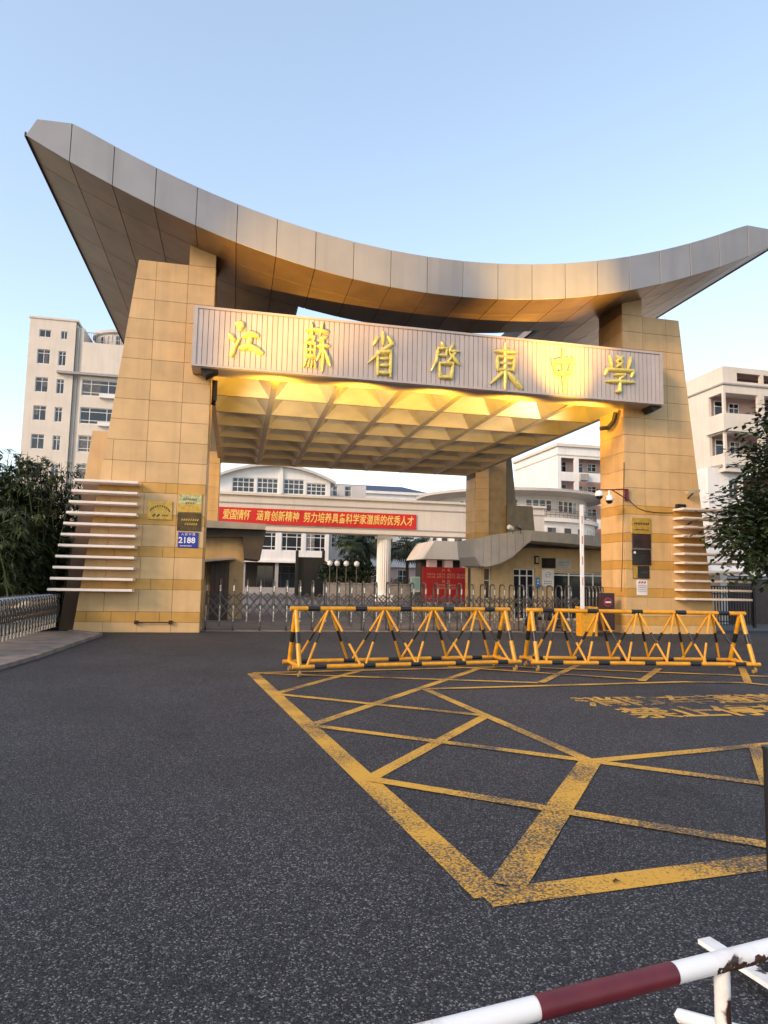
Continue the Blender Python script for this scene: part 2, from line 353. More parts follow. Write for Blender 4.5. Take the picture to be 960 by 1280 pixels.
# ------------------------------------------------------------------ THE GATE
gate = thing('school_gate', 'tall gold stone school gate with upswept grey metal roof and lettered sign', 'gate', (6.1, 29, 0))
XL, XR, YP = -0.92, 12.95, 20.8
CX = 6.03
BANDS = []
for k in range(5):
    BANDS += [(.29 + .94 * k - (.64 if k else .29), .29 + .94 * k, False), (.29 + .94 * k, .59 + .94 * k, True)]
z = 4.35
while z < 11.05: BANDS.append((z, min(z + .615, 11.1), False)); z += .615
ZT = 11.1
def u_out(z): return 3.45 + (2.25 - 3.45) * z / ZT      # battered outer edge of the front slab
def make_pillar(side, rear):
    x0 = XL if side < 0 else XR
    yf = (lambda y: y) if not rear else (lambda y: 2 * 29.0 - y)
    X = lambda u: x0 + side * u
    n_front = (0, -1, 0) if not rear else (0, 1, 0)
    mb = MB()
    # inner strip (tall), battered slab, lower set-back slab
    ztop = 11.9
    a = [(X(.02), yf(YP + .03), 0), (X(.79), yf(YP + .03), 0), (X(.79), yf(YP + .03), ztop), (X(.02), yf(YP + .03), ztop - .25)]
    mb.prism(a, (0, (yf(YP + 1.57) - yf(YP + .03)), 0))
    a = [(X(.80), yf(YP + .03), 0), (X(u_out(0) - .02), yf(YP + .03), 0), (X(u_out(ZT) - .02), yf(YP + .03), ZT - .01), (X(.80), yf(YP + .03), ZT - .01)]
    mb.prism(a, (0, (yf(YP + .80) - yf(YP + .03)), 0))
    p = mb.build('pillar', REARSHADE if rear else CORE, gate)
    m2 = MB(); a = [(X(1.9), yf(YP + .82), 0), (X(4.0), yf(YP + .82), 0), (X(3.42), yf(YP + .82), 5.95), (X(1.9), yf(YP + .82), 5.95)]
    m2.prism([(X(1.9), yf(YP + .82), 4.36), (X(3.42 + .58 * 1.59 / 5.95), yf(YP + .82), 4.36), a[2], a[3]], (0, (yf(YP + 1.58) - yf(YP + .82)), 0)); m2.build('side_slab', REARSHADE if rear else TILE, p)
    m2 = MB(); m2.prism([a[0], a[1], (X(3.42 + .58 * 1.6 / 5.95), yf(YP + .82), 4.35), (X(1.9), yf(YP + .82), 4.35)], (0, (yf(YP + 1.58) - yf(YP + .82)), 0)); m2.build('side_slab_base', BASESHADE, p)
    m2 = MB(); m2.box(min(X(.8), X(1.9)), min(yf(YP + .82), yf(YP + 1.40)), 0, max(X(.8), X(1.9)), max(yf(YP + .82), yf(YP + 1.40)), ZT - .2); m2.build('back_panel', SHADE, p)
    g = .0045
    def emit(corners, nrm, band):
        inst('tile', MB().slab(corners, nrm, .03, .003).mesh('tile', BAND if band else TILE, WL[p]), p, WL[p])
    for bi, (z0, z1, gold) in enumerate(BANDS):
        zz0, zz1 = z0 + g, z1 - g
        cuts = [0, .8]
        if gold:
            c = .8 + (.33 if bi % 4 == 1 else .62); w = .66
        else:
            c = .8 + .93; w = .93
        while c < u_out(z0) - .2: cuts.append(c); c += w
        cuts.append(99)
        for u0_, u1_ in zip(cuts[:-1], cuts[1:]):
            lo0, lo1 = u0_ + g, (u1_ - g if u1_ < 90 else u_out(zz0)); hi0, hi1 = u0_ + g, (u1_ - g if u1_ < 90 else u_out(zz1))
            lo1 = min(lo1, u_out(zz0)); hi1 = min(hi1, u_out(zz1))
            if hi1 < hi0 + .05: continue
            emit([(X(lo0), yf(YP + .03), zz0), (X(lo1), yf(YP + .03), zz0), (X(hi1), yf(YP + .03), zz1), (X(hi0), yf(YP + .03), zz1)], n_front, gold)
        # inner side face (facing the passage), one tile deep, two wide
        for y0_, y1_ in ((YP + .03, YP + .8), (YP + .8, YP + 1.56)):
            if rear and bi > 14: continue
            emit([(X(.02), yf(y0_ + g), zz0), (X(.02), yf(y1_ - g), zz0), (X(.02), yf(y1_ - g), zz1), (X(.02), yf(y0_ + g), zz1)], (-side, 0, 0), gold)
    # top of the tall strip
    emit([(X(g), yf(YP + .03), ZT + g), (X(.79), yf(YP + .03), ZT + g), (X(.79), yf(YP + .03), ztop), (X(g), yf(YP + .03), ztop - .25)], n_front, False)
    if rear:   # the rear pillars turn their back to the street: strip back and slab back
        for bi, (z0, z1, gold) in enumerate(BANDS):
            if z0 > 8: break
            emit([(X(g), yf(YP + 1.57), z0 + g), (X(.79), yf(YP + 1.57), z0 + g), (X(.79), yf(YP + 1.57), z1 - g), (X(g), yf(YP + 1.57), z1 - g)], (0, -1, 0), gold)
    return p
for side in (-1, 1):
    for rear in (False, True): make_pillar(side, rear)

# roof: thick upswept blade, straight in depth, with an open well in the middle
YF, YB, HW = 19.4, 38.2, 12.12
WELL = (1.75, 10.7, 22.5, 35.6)
zl = lambda x: 10.43 + 3.22 * ((x - CX) / HW) ** 2
NP = 21
xs = [CX - HW + 2 * HW * i / NP for i in range(NP + 1)]
def zt(x):
    d = abs(x - CX); e = HW - d
    full = zl(x) + 1.17
    if e < .25: return zl(x) + .02 + .52 * (e / .25)
    if e < 1.62: return min(full, 14.17 + .03 * (e - .25))
    return full
fine = sorted(set(xs + [WELL[0], WELL[1], CX - HW + .25, CX + HW - .25, CX - HW + 1.62, CX + HW - 1.62] + [CX - HW + 2 * HW * (i + .5) / NP for i in range(NP)]))
ys = [YF + .03, WELL[2], WELL[3], YB]
m = MB()
solid = lambda i, j: not (WELL[0] - 1e-4 <= fine[i] and fine[i + 1] <= WELL[1] + 1e-4 and j == 1)
for i in range(len(fine) - 1):
    for j in range(3):
        if not solid(i, j): continue
        x0, x1, y0, y1 = fine[i], fine[i + 1], ys[j], ys[j + 1]
        m.quad((x0, y0, zl(x0) + .03), (x0, y1, zl(x0) + .03), (x1, y1, zl(x1) + .03), (x1, y0, zl(x1) + .03))
        m.quad((x0, y0, zt(x0)), (x1, y0, zt(x1)), (x1, y1, zt(x1)), (x0, y1, zt(x0)))
        for cond, (xa, ya, xb, yb) in ((j == 0 or not solid(i, j - 1), (x0, y0, x1, y0)), (j == 2 or not solid(i, j + 1), (x1, y1, x0, y1)),
                                       (i == 0 or not solid(i - 1, j), (x0, y1, x0, y0)), (i == len(fine) - 2 or not solid(i + 1, j), (x1, y0, x1, y1))):
            if cond: m.quad((xa, ya, zl(xa) + .03), (xb, yb, zl(xb) + .03), (xb, yb, zt(xb)), (xa, ya, zt(xa)))
roof = m.build('roof', DARKM, gate)
g = .009
def fpoly(xa, xb):
    pts = [(xa, zl(xa)), (xb, zl(xb))]
    br = [x for x in fine if xa + 1e-4 < x < xb - 1e-4]
    mid = (xa + xb) / 2
    return [(x, YF + .03, zl(x)) for x in [xa] + [b for b in br] + [xb]] + [(x, YF + .03, zt(x)) for x in [xb] + br[::-1] + [xa]]
for i in range(NP):
    inst('fascia_panel', MB().slab(fpoly(xs[i] + g, xs[i + 1] - g), (0, -1, 0), .03, .006).mesh('fascia_panel', FASC, WL[roof]), roof, WL[roof])
yrows = [YF + .02, 20.75, 22.5, 24.7, 26.9, 29.1, 31.3, 33.45, 35.6, YB]
def soff(x0, x1, y0, y1, mat=SOFF):
    n_ = Vector((zl(x1) - zl(x0), 0, -(x1 - x0))).normalized()
    c = [(x0, y0, zl(x0) + .03), (x0, y1, zl(x0) + .03), (x1, y1, zl(x1) + .03), (x1, y0, zl(x1) + .03)]
    inst('soffit_panel', MB().slab(c, n_, .028, .006).mesh('soffit_panel', mat, WL[roof]), roof, WL[roof])
for i in range(NP):
    for j in range(len(yrows) - 1):
        x0, x1, y0, y1 = xs[i] + g, xs[i + 1] - g, yrows[j] + g, yrows[j + 1] - g
        if 22.4 < y0 < 35.5:
            if x1 < WELL[0] or x0 > WELL[1]: pass
            elif x0 < WELL[0] < x1: x1 = WELL[0] - g
            elif x0 < WELL[1] < x1: x0 = WELL[1] + g
            else: continue
        if x1 - x0 > .1: soff(x0, x1, y0, y1)
for x in (xs[0], xs[-1]):  # thin edge trims along both eaves
    s_ = -1 if x < CX else 1
    m = MB(); m.box(min(x, x + .04 * s_), YF, zl(x) - .03, max(x, x + .04 * s_), YB, zl(x) + .1); m.build('eaves_trim', DARKM if s_ < 0 else FASC, roof)
for x in (1.75, 4.7, 7.7, 10.7):  # struts across the well
    m = MB(); m.box(x - .06, 22.5, zl(x) + .2, x + .06, 35.6, zl(x) + .45); m.build('well_beam', TRIMG, roof)

# sign board: box beam with vertical slats, frame and seven raised brush characters
SX0, SX1, SZ0, SZ1, SY = -1.45, 13.95, 7.72, 9.53, 20.0
m = MB(); m.box(SX0 + .02, SY + .03, SZ0 + .02, SX1 - .02, YP + .0, SZ1 - .01); sign = m.build('sign_board', CORE, gate)
m = MB()
m.box(SX0, SY - .03, SZ1 - .07, SX1, SY + .028, SZ1); m.box(SX0, SY - .03, SZ0, SX1, SY + .028, SZ0 + .06)
m.box(SX0, SY - .028, SZ0 + .06, SX0 + .12, SY + .028, SZ1 - .07); m.box(SX1 - .12, SY - .028, SZ0 + .06, SX1, SY + .028, SZ1 - .07)
m.build('sign_frame', SIGNF, sign)
m = MB(); m.box(SX0, SY + .03, SZ0 - .02, SX1, YP - .005, SZ0 + .018); m.build('sign_underside', SIGNF, sign)
ns = 98; wd = (SX1 - SX0 - .24) / ns
sl_me = MB().slab([(0, 0, 0), (wd - .016, 0, 0), (wd - .016, 0, SZ1 - SZ0 - .13), (0, 0, SZ1 - SZ0 - .13)], (0, -1, 0), .03, .006).mesh('slat', SIGN)
for i in range(ns): inst('slat', sl_me, sign, (SX0 + .12 + wd * i + .008, SY + .03, SZ0 + .06))
def brush(mb, pts, o, wx, wz, y0):
    """one brush stroke: pts (x, y, width) in a 100 box, swept with a domed section"""
    P = []
    for (x0, y0_, w0), (x1, y1_, w1) in zip(pts[:-1], pts[1:]):
        for k in range(4): t = k / 4; P.append((x0 + (x1 - x0) * t, y0_ + (y1_ - y0_) * t, w0 + (w1 - w0) * t))
    P.append(pts[-1]); n = len(P)
    vs = []; prof = [(-1, 0), (-.92, .55), (-.5, .92), (0, 1), (.5, .92), (.92, .55), (1, 0)]
    for i, (x, y, w) in enumerate(P):
        a = P[max(i - 1, 0)]; b = P[min(i + 1, n - 1)]
        dx, dy = b[0] - a[0], b[1] - a[1]; L = math.hypot(dx, dy) or 1; nx, ny = -dy / L, dx / L
        k = .45 if i in (0, n - 1) else 1
        ex = (-dx / L if i == 0 else dx / L if i == n - 1 else 0) * w * .4; ey = (-dy / L if i == 0 else dy / L if i == n - 1 else 0) * w * .4
        for s_, h in prof:
            vs.append((o[0] + (x + ex + nx * s_ * w * k * .70) / 100 * wx, y0 - h * .10 * (k + .55) / 1.55, o[1] + (y + ey + ny * s_ * w * k * .70) / 100 * wz))
    q = len(prof)
    fs = [(i * q + j, i * q + j + 1, (i + 1) * q + j + 1, (i + 1) * q + j) for i in range(n - 1) for j in range(q - 1)]
    fs += [tuple(range(q)), tuple(range((n - 1) * q, n * q))]
    mb.add(vs, fs)
CH = [
 ((283, 330, 402, 447), [[(24, 88, 10), (38, 86, 15), (36, 74, 10)], [(6, 58, 9), (18, 48, 12)], [(14, 8, 13), (20, 24, 9), (36, 52, 5)], [(44, 58, 10), (62, 66, 12), (84, 62, 10)], [(64, 60, 12), (60, 34, 11)], [(38, 28, 11), (62, 34, 12), (97, 20, 12)]]),
 ((376, 414, 406, 462), [[(14, 84, 6), (50, 86, 7), (90, 83, 6)], [(32, 98, 7), (36, 76, 7)], [(70, 98, 8), (62, 76, 7)], [(30, 74, 7), (12, 56, 6)], [(28, 70, 6), (44, 70, 6), (38, 60, 6)], [(15, 56, 7), (18, 30, 7)], [(18, 57, 6), (46, 57, 7), (45, 30, 7)], [(18, 43, 5), (46, 43, 5)], [(31, 56, 5), (31, 31, 5)], [(15, 30, 7), (48, 30, 7)], [(10, 8, 8), (18, 21, 5)], [(25, 9, 7), (27, 20, 5)], [(36, 9, 7), (37, 20, 5)], [(50, 8, 8), (45, 20, 5)], [(84, 72, 8), (60, 64, 7)], [(54, 52, 7), (95, 54, 7)], [(74, 68, 9), (74, 3, 9)], [(72, 50, 7), (54, 22, 6)], [(76, 48, 7), (99, 17, 12)]]),
 ((459, 496, 417, 469), [[(52, 98, 9), (52, 74, 9)], [(34, 86, 9), (20, 70, 8)], [(68, 90, 8), (86, 77, 11)], [(84, 74, 9), (50, 58, 8), (2, 28, 4)], [(34, 54, 9), (36, 5, 9)], [(36, 54, 9), (80, 57, 10), (80, 3, 10)], [(40, 39, 6), (77, 41, 6)], [(40, 24, 6), (77, 26, 6)], [(38, 8, 8), (78, 8, 8)]]),
 ((538, 574, 430, 474), [[(38, 98, 9), (46, 88, 9)], [(24, 82, 7), (58, 85, 8)], [(56, 84, 7), (54, 66, 7), (28, 65, 6)], [(26, 84, 8), (20, 50, 8), (2, 22, 4)], [(78, 96, 8), (64, 76, 7)], [(66, 78, 6), (99, 80, 7)], [(90, 79, 8), (58, 47, 7)], [(66, 72, 8), (98, 47, 11)], [(30, 44, 8), (34, 8, 9)], [(30, 44, 8), (79, 46, 9), (73, 7, 9)], [(34, 8, 9), (75, 9, 9)]]),
 ((612, 651, 432, 485), [[(16, 82, 7), (84, 85, 8)], [(24, 70, 7), (26, 42, 8)], [(24, 70, 7), (78, 72, 8), (76, 42, 8)], [(28, 56, 6), (74, 57, 6)], [(26, 42, 7), (76, 43, 7)], [(50, 99, 10), (50, 3, 11)], [(48, 40, 9), (4, 10, 5)], [(52, 40, 9), (99, 8, 15)]]),
 ((688, 719, 438, 490), [[(8, 72, 9), (24, 42, 9)], [(10, 70, 9), (90, 77, 11), (76, 46, 9)], [(24, 44, 8), (76, 47, 9)], [(50, 99, 9), (52, 1, 5)]]),
 ((756, 793, 445, 490), [[(16, 93, 7), (24, 64, 7)], [(88, 95, 7), (78, 64, 7)], [(40, 95, 6), (60, 82, 6)], [(60, 95, 6), (40, 82, 6)], [(40, 80, 6), (60, 67, 6)], [(60, 80, 6), (40, 67, 6)], [(2, 46, 9), (8, 59, 7), (96, 60, 8), (90, 46, 9)], [(32, 46, 7), (68, 48, 8), (50, 37, 7)], [(50, 38, 9), (50, 5, 9), (36, 3, 6)], [(6, 28, 8), (95, 31, 9)]]),
]
for (xa, xb, ya, yb), strokes in CH:
    p0 = onY(xa, yb, SY - .03); p1 = onY(xb, ya, SY - .03)
    m = MB()
    for s_ in strokes: brush(m, s_, (p0.x, p0.z), p1.x - p0.x, p1.z - p0.z, SY - .005)
    m.build('character', GOLD, sign, smooth=True)
for x in (-1.2, 13.55):
    m = MB(); m.prism([(x, 20.15, SZ0 - .02), (x + .5, 20.15, SZ0 - .02), (x + .15, 20.15, SZ0 - .22)], (0, .5, 0)); m.build('sign_bracket', IRON, sign)

# coffered canopy between the four pillars
CZ, CX0, CX1, CY0, CY1 = 7.72, XL - .05, XR + 1.05 - .95, 20.82, 37.2
NX, NY = 7, 7
dx = (CX1 - CX0) / NX; dy = (CY1 - CY0) / NY
m = MB(); m.box(CX0, CY0, CZ + 1.0, CX1, CY1, CZ + 1.15); canopy = m.build('canopy', DARKM, gate)
for i in range(NX + 1):
    m = MB(); x = CX0 + dx * i; m.box(x - .09, CY0, CZ, x + .09, CY1, CZ + .98); m.build('rib', RIB, canopy)
cr_ = MB(); cr_.box(-dx / 2 + .092, -.05, .01, dx / 2 - .092, .05, .97); cr_me = cr_.mesh('cross_rib', RIB)
for j in range(NY + 1):
    for i in range(NX): inst('cross_rib', cr_me, canopy, (CX0 + dx * (i + .5), min(max(CY0 + dy * j, CY0 + .05), CY1 - .05), CZ))
hx, hy, ix, iy, dz = dx / 2 - .095, dy / 2 - .055, dx / 2 - .72, dy / 2 - .80, .72
cof = MB()
cof.add([(-hx, -hy, 0), (hx, -hy, 0), (hx, hy, 0), (-hx, hy, 0), (-ix, -iy, dz), (ix, -iy, dz), (ix, iy, dz), (-ix, iy, dz)],
        [(0, 1, 5, 4), (1, 2, 6, 5), (2, 3, 7, 6), (3, 0, 4, 7), (4, 5, 6, 7)])
cof.add([(-hx, -hy, 0), (hx, -hy, 0), (hx, hy, 0), (-hx, hy, 0), (-hx, -hy, dz + .05), (hx, -hy, dz + .05), (hx, hy, dz + .05), (-hx, hy, dz + .05)],
        [(4, 5, 6, 7), (0, 1, 5, 4), (1, 2, 6, 5), (2, 3, 7, 6), (3, 0, 4, 7)])
cof_me = cof.mesh('coffer', COFF)
for i in range(NX):
    for j in range(NY): inst('coffer', cof_me, canopy, (CX0 + dx * (i + .5), CY0 + dy * (j + .5), CZ + .02))
# drain pipe elbow and bolt lugs
m = MB(); m.path([(12.75, 20.95, 7.6), (12.75, 21.1, 7.3), (12.6, 21.2, 7.1), (12.3, 21.2, 7.05)], .08); m.build('pipe_elbow', IRON, gate)
m = MB(); m.path([(-.80, 20.95, 7.6), (-.80, 21.0, 7.0), (-.82, 21.1, 6.9)], .08); m.build('pipe_elbow', IRON, gate)
# shade fins on both front pillars
for side in (-1, 1):
    x0 = XL if side < 0 else XR
    for k in range(11):
        zc = 1.20 + .305 * k; ua = 1.84; ub = 4.04 - .05 * k if side < 0 else 4.45 - .01 * k
        xa, xb = sorted((x0 + side * ua, x0 + side * ub))
        mm = MB(); e = .012
        mm.add([(xa, 20.22, zc - .037 + e), (xb, 20.22, zc - .037 + e), (xb, 20.22, zc + .037 - e), (xa, 20.22, zc + .037 - e),
                (xa, 20.232, zc - .037), (xb, 20.232, zc - .037), (xb, 20.232, zc + .037), (xa, 20.232, zc + .037),
                (xa, 20.79, zc - .037), (xb, 20.79, zc - .037), (xb, 20.79, zc + .037), (xa, 20.79, zc + .037)],
               [(0, 1, 2, 3), (0, 4, 5, 1), (3, 2, 6, 7), (4, 8, 9, 5), (7, 6, 10, 11), (8, 11, 10, 9), (0, 3, 7, 4), (4, 7, 11, 8), (1, 5, 6, 2), (5, 9, 10, 6)])
        mm.build('fin', FIN, gate)

# ------------------------------------------------------------------ plaques and fittings on the pillars
def plaque(name, px, label, cat, mat, t=.03, Y=YP, group=None):
    (x0, y0, x1, y1) = px; a = onY(x0, y1, Y); b = onY(x1, y0, Y)
    root = thing(name, label, cat, ((a.x + b.x) / 2, Y - .003, a.z), group)
    mm = MB(); mm.slab([(a.x, Y - .003, a.z), (b.x, Y - .003, a.z), (b.x, Y - .003, b.z), (a.x, Y - .003, b.z)], (0, -1, 0), t, .006); mm.build('plate', mat, root)
    return root, a, b
def dashes(root, a, b, rows, mat, Y, name='lettering'):
    """rows of tiny illegible characters: (z fraction, x0, x1, n, height)"""
    mm = MB(); w = b.x - a.x; h = b.z - a.z
    for fz, f0, f1, n, hh in rows:
        for i in range(n):
            cx = a.x + w * (f0 + (f1 - f0) * (i + .5) / n); cz = a.z + h * fz; s_ = w * (f1 - f0) / n * .36
            mm.box(cx - s_, Y - .004, cz - hh * h / 2, cx + s_ * .2, Y, cz + hh * h * .1); mm.box(cx - s_ * .2, Y - .0045, cz - hh * h * .2, cx + s_, Y, cz + hh * h / 2)
    mm.build(name, mat, root)
FY = YP - .034
r_, a, b = plaque('plaque', (184, 627, 216, 649), 'yellow brass plaque with an arc of dark characters on the left pillar', 'plaque', BRASS)
m = MB()
for i in range(11):
    t = -1.0 + 2.0 * i / 10; cx = (a.x + b.x) / 2 + .29 * math.sin(t * 1.15); cz = a.z + .18 + .22 * math.cos(t * 1.2)
    m.box(cx - .018, FY - .004, cz - .025, cx + .018, FY, cz + .025)
m.build('lettering', BLACKP, r_)
dashes(r_, a, b, [(.22, .18, .52, 2, .16), (.22, .58, .84, 3, .10)], BLACKP, FY, 'title_lettering')
r_, a, b = plaque('plaque', (222, 618, 253, 640), 'polished metal plaque with a pale sky reflection painted in, topmost on the left pillar', 'plaque', BRASS)
m = MB(); m.box(a.x + .02, FY - .003, b.z - .30, b.x - .02, FY, b.z - .03); m.build('painted_reflection', pm('reflection_brass', (.46, .42, .20), .25, .4, var=.3, scale=12), r_)  # sky reflection put in as a paler panel
dashes(r_, a, b, [(.7, .2, .8, 7, .1), (.5, .3, .7, 4, .1)], BRONZE, FY - .003)
r_, a, b = plaque('plaque', (221, 642, 252, 663), 'dark bronze plaque between the pale plaque and the blue number plate', 'plaque', BRONZE)
dashes(r_, a, b, [(.62, .15, .9, 8, .12), (.38, .3, .85, 6, .12)], BRASS, FY)
r_, a, b = plaque('number_plate', (222, 666, 248, 684), 'blue enamel street number plate reading 2188 on the left pillar', 'number plate', BLUE)
cx = (a.x + b.x) / 2; hh = b.z - a.z
m = text_mb('2188', .24, (cx - .03, FY, a.z + hh * .46), depth=.004, bold=.006); m.build('number', WHITE, r_)
m = text_mb('人民中路', .085, (cx, FY, a.z + hh * .86), depth=.004, spacing=1.5); m.build('street_name', WHITE, r_)
dashes(r_, a, b, [(.1, .1, .7, 9, .07)], WHITE, FY)
r_, a, b = plaque('plaque', (789, 648, 813, 667), 'gold plaque with one line of dark characters, topmost on the right pillar', 'plaque', BRASS)
dashes(r_, a, b, [(.64, .12, .9, 9, .13)], BLACKP, FY); m = MB(); m.box(a.x + .1, FY - .003, a.z + .13, b.x - .1, FY, a.z + .15); m.build('rule_line', BLACKP, r_)
r_, a, b = plaque('plaque', (790, 667.5, 813, 686), 'plain dark brown plaque below the gold plaque on the right pillar', 'plaque', pm('brown_plate', (.045, .024, .022), .25, var=.2))
m = MB(); m.box(a.x, FY - .004, a.z + .0, b.x, FY, a.z + .03); m.build('lower_edge', STEEL, r_)
r_, a, b = plaque('plaque', (790, 687.5, 813, 706), 'black plaque with a small white emblem in its upper corner', 'plaque', BLACKP)
m = MB(); m.tube((a.x + .09, FY - .004, b.z - .1), (a.x + .09, FY, b.z - .1), .045, 10); m.build('emblem', PAPER, r_)
r_, a, b = plaque('plaque', (791, 707.5, 811, 723), 'black plaque with a bright gold left edge on the right pillar', 'plaque', BLACKP)
m = MB(); m.box(a.x + .005, FY - .004, a.z + .01, a.x + .16, FY, b.z - .01); m.build('gold_strip', BRASS, r_)
dashes(r_, a, b, [(.5, .42, .9, 5, .14)], STEELD, FY)
r_, a, b = plaque('notice', (796, 725, 809, 744), 'white paper notice taped below the plaques on the right pillar', 'notice', PAPER, .006)
FN = YP - .01
dashes(r_, a, b, [(.84, .12, .9, 3, .14)], REDS, FN, 'heading'); dashes(r_, a, b, [(.62, .1, .9, 7, .05), (.5, .1, .9, 8, .05), (.38, .1, .9, 8, .05), (.26, .1, .9, 6, .05)], GREYP, FN)

# dome cameras on a wall bracket, bullet camera, speaker box, loose cable
r_ = thing('camera_bracket', 'dark red steel arm bracket carrying the dome cameras on the right pillar', 'bracket', (12.9, 20.7, 5.0))
a = onY(783, 612, YP - .05); b_ = onY(783, 626, YP - .05)
m = MB(); m.box(a.x - .05, YP - .10, b_.z, a.x + .05, YP - .003, a.z + .02); m.build('wall_plate', MAROON, r_)
t0 = onY(745, 612.5, YP - .4); t1 = onY(765, 612.5, YP - .4)
m = MB(); m.tube((a.x, YP - .08, a.z), t0, .022, 8); m.build('arm', MAROON, r_)
m = MB(); m.tube((a.x, YP - .08, b_.z + .05), t1, .018, 8); m.build('stay', MAROON, r_)
def dome_cam(p, drop, label):
    r = thing('dome_camera', label, 'camera', (p.x, p.y, p.z), 'dome cameras hanging from the bracket')
    mm = MB(); mm.tube(p, p - Vector((0, 0, drop)), .035, 10); mm.build('stem', WHITE, r)
    c = p - Vector((0, 0, drop + .12))
    mm = MB(); mm.lathe(c, [(.02, .14), (.10, .12), (.135, .05), (.14, -.04), (.12, -.06)], 16); mm.build('housing', WHITE, r, True)
    mm = MB(); mm.lathe(c, [(.115, -.06), (.10, -.11), (.06, -.15), (.0, -.165)], 16); mm.build('dome', BLACKP, r, True)
dome_cam(onY(761.5, 613, YP - .4), .17, 'white dome camera hanging on a stem, nearer the pillar')
dome_cam(onY(749, 613, YP - .4), .02, 'white dome camera at the outer end of the bracket')
r_ = thing('bullet_camera', 'beige box security camera pointing left above the right fins', 'camera', onY(868, 620, YP))
p = onY(866, 616, YP - .25)
m = MB(); m.prism([(p.x - .25, p.y - .1, p.z - .05), (p.x + .22, p.y - .1, p.z + .02), (p.x + .22, p.y - .1, p.z + .12), (p.x - .25, p.y - .1, p.z + .05)], (0, .16, 0)); m.build('housing', pm('beige_plastic', (.42, .38, .28), .5), r_)
m = MB(); m.tube((p.x, p.y, p.z - .02), (p.x - .02, YP - .003, p.z - .17), .03, 8); m.build('arm', STEELD, r_)
r_ = thing('speaker_box', 'small black square speaker on top of the right fins', 'speaker', onY(849, 640, YP))
a = onY(844, 639, YP); b = onY(854, 631, YP)
m = MB(); m.box(a.x, YP - .16, a.z, b.x, YP - .003, b.z); m.build('cabinet', BLK, r_)
m = MB(); m.tube(((a.x + b.x) / 2, YP - .17, (a.z + b.z) / 2), ((a.x + b.x) / 2, YP - .16, (a.z + b.z) / 2), .06, 12); m.build('cone', STEELD, r_)
m = MB(); pts = [onY(x, y, YP - .02) for x, y in ((784, 622), (789, 628), (797, 635), (806, 638.5), (818, 640.5), (831, 641), (842, 641))]
m.path(pts, .011, 6); tag(m.build('cable', IRON), 'thin dark cable sagging from the bracket to the speaker', 'cable')
m = MB(); pts = [onY(x, y, YP - .02) for x, y in ((780, 578), (779, 640), (778, 700), (776.5, 740))]
m.path(pts, .012, 6); tag(m.build('conduit', IRON), 'thin vertical conduit down the right pillar edge', 'conduit')
r_ = thing('handrail', 'low rusty pipe clamped near the foot of the left pillar', 'rail', onY(192, 785, YP))
a = onY(170, 778, YP - .07); b = onY(213, 778, YP - .07)
m = MB(); m.tube(a, b, .016, 8); m.build('pipe', RUST, r_)
for p in (a, b): m = MB(); m.box(p.x - .05, YP - .10, p.z - .05, p.x + .05, YP - .003, p.z + .05); m.build('clamp', RUST, r_)

# ------------------------------------------------------------------ retractable gates
def arch_pts(w, h, r, n=5):
    pts = [(0, -w / 2, 0), (0, -w / 2, h - r)]
    for i in range(1, n): a = math.pi - math.pi / 2 * i / n; pts.append((0, -w / 2 + r + r * math.cos(a), h - r + r * math.sin(a)))
    pts.append((0, -w / 2 + r, h)); pts.append((0, w / 2 - r, h))
    for i in range(1, n): a = math.pi / 2 - math.pi / 2 * i / n; pts.append((0, w / 2 - r + r * math.cos(a), h - r + r * math.sin(a)))
    pts += [(0, w / 2, h - r), (0, w / 2, 0)]
    return pts
def gate_meshes(w, h, step):
    am = MB(); am.path([(x, y, z_ + .14) for x, y, z_ in arch_pts(w, h - .14, .12)], .026, 8)
    A_ = am.mesh('arch', STEELD, smooth=True)
    Sv = []
    for y in (-w / 2 - .01, w / 2 + .01):
        for za, zb_ in ((.30, .78), (h - .34, h - .17)): Sv.append(MB().tube((0, y, za), (0, y, zb_), .030, 8).mesh('sleeve', STEEL, smooth=True))
    bars = []
    for k in range(4):
        z0 = .30 + .26 * (k // 2); s_ = 1 if k % 2 else -1
        for y in (-w / 2 - .035, w / 2 + .035):
            bars.append(MB().tube((0, y + .012 * s_, z0 if s_ > 0 else z0 + .50), (step, y + .012 * s_, z0 + .50 if s_ > 0 else z0), .012, 5).mesh('scissor_bar', STEELD))
    d = MB(); c = (step / 2, -w / 2 - .02, h - .52); q = .145
    cs = [Vector((c[0] - q, c[1], c[2])), Vector((c[0], c[1], c[2] - q)), Vector((c[0] + q, c[1], c[2])), Vector((c[0], c[1], c[2] + q))]
    for k in range(4): d.tube(cs[k], cs[(k + 1) % 4], .011, 4)
    for i in (-1, 0, 1):
        d.tube((c[0] - q * .55 + i * .05, c[1] - .01, c[2] - q * .55 - i * .05), (c[0] + q * .55 + i * .05, c[1] - .01, c[2] + q * .55 - i * .05), .008, 4)
        d.tube((c[0] - q * .55 + i * .05, c[1] - .016, c[2] + q * .55 + i * .05), (c[0] + q * .55 + i * .05, c[1] - .016, c[2] - q * .55 + i * .05), .008, 4)
    D_ = d.mesh('lattice_diamond', pm('lattice_metal', (.10, .09, .085), .5, .5))
    wh = MB()
    wh.path([(0, 0, .16), (0, 0, .06), (-.02, 0, .035), (.03, 0, .02)], [.018, .02, .035, .03], 6)
    W_ = wh.mesh('caster', IRON)
    return A_, Sv, bars, D_, W_
rg = thing('retractable_gate', 'stainless folding gate drawn across the opening between the pillars', 'gate', (0, 21.6, 0))
x = -.78; i = 0
steps = []
while x < 11.3: st = .405 if x < 8 else .345; steps.append((x, st)); x += st
MESH_A = gate_meshes(.42, 1.55, .405); MESH_B = gate_meshes(.42, 1.55, .345)
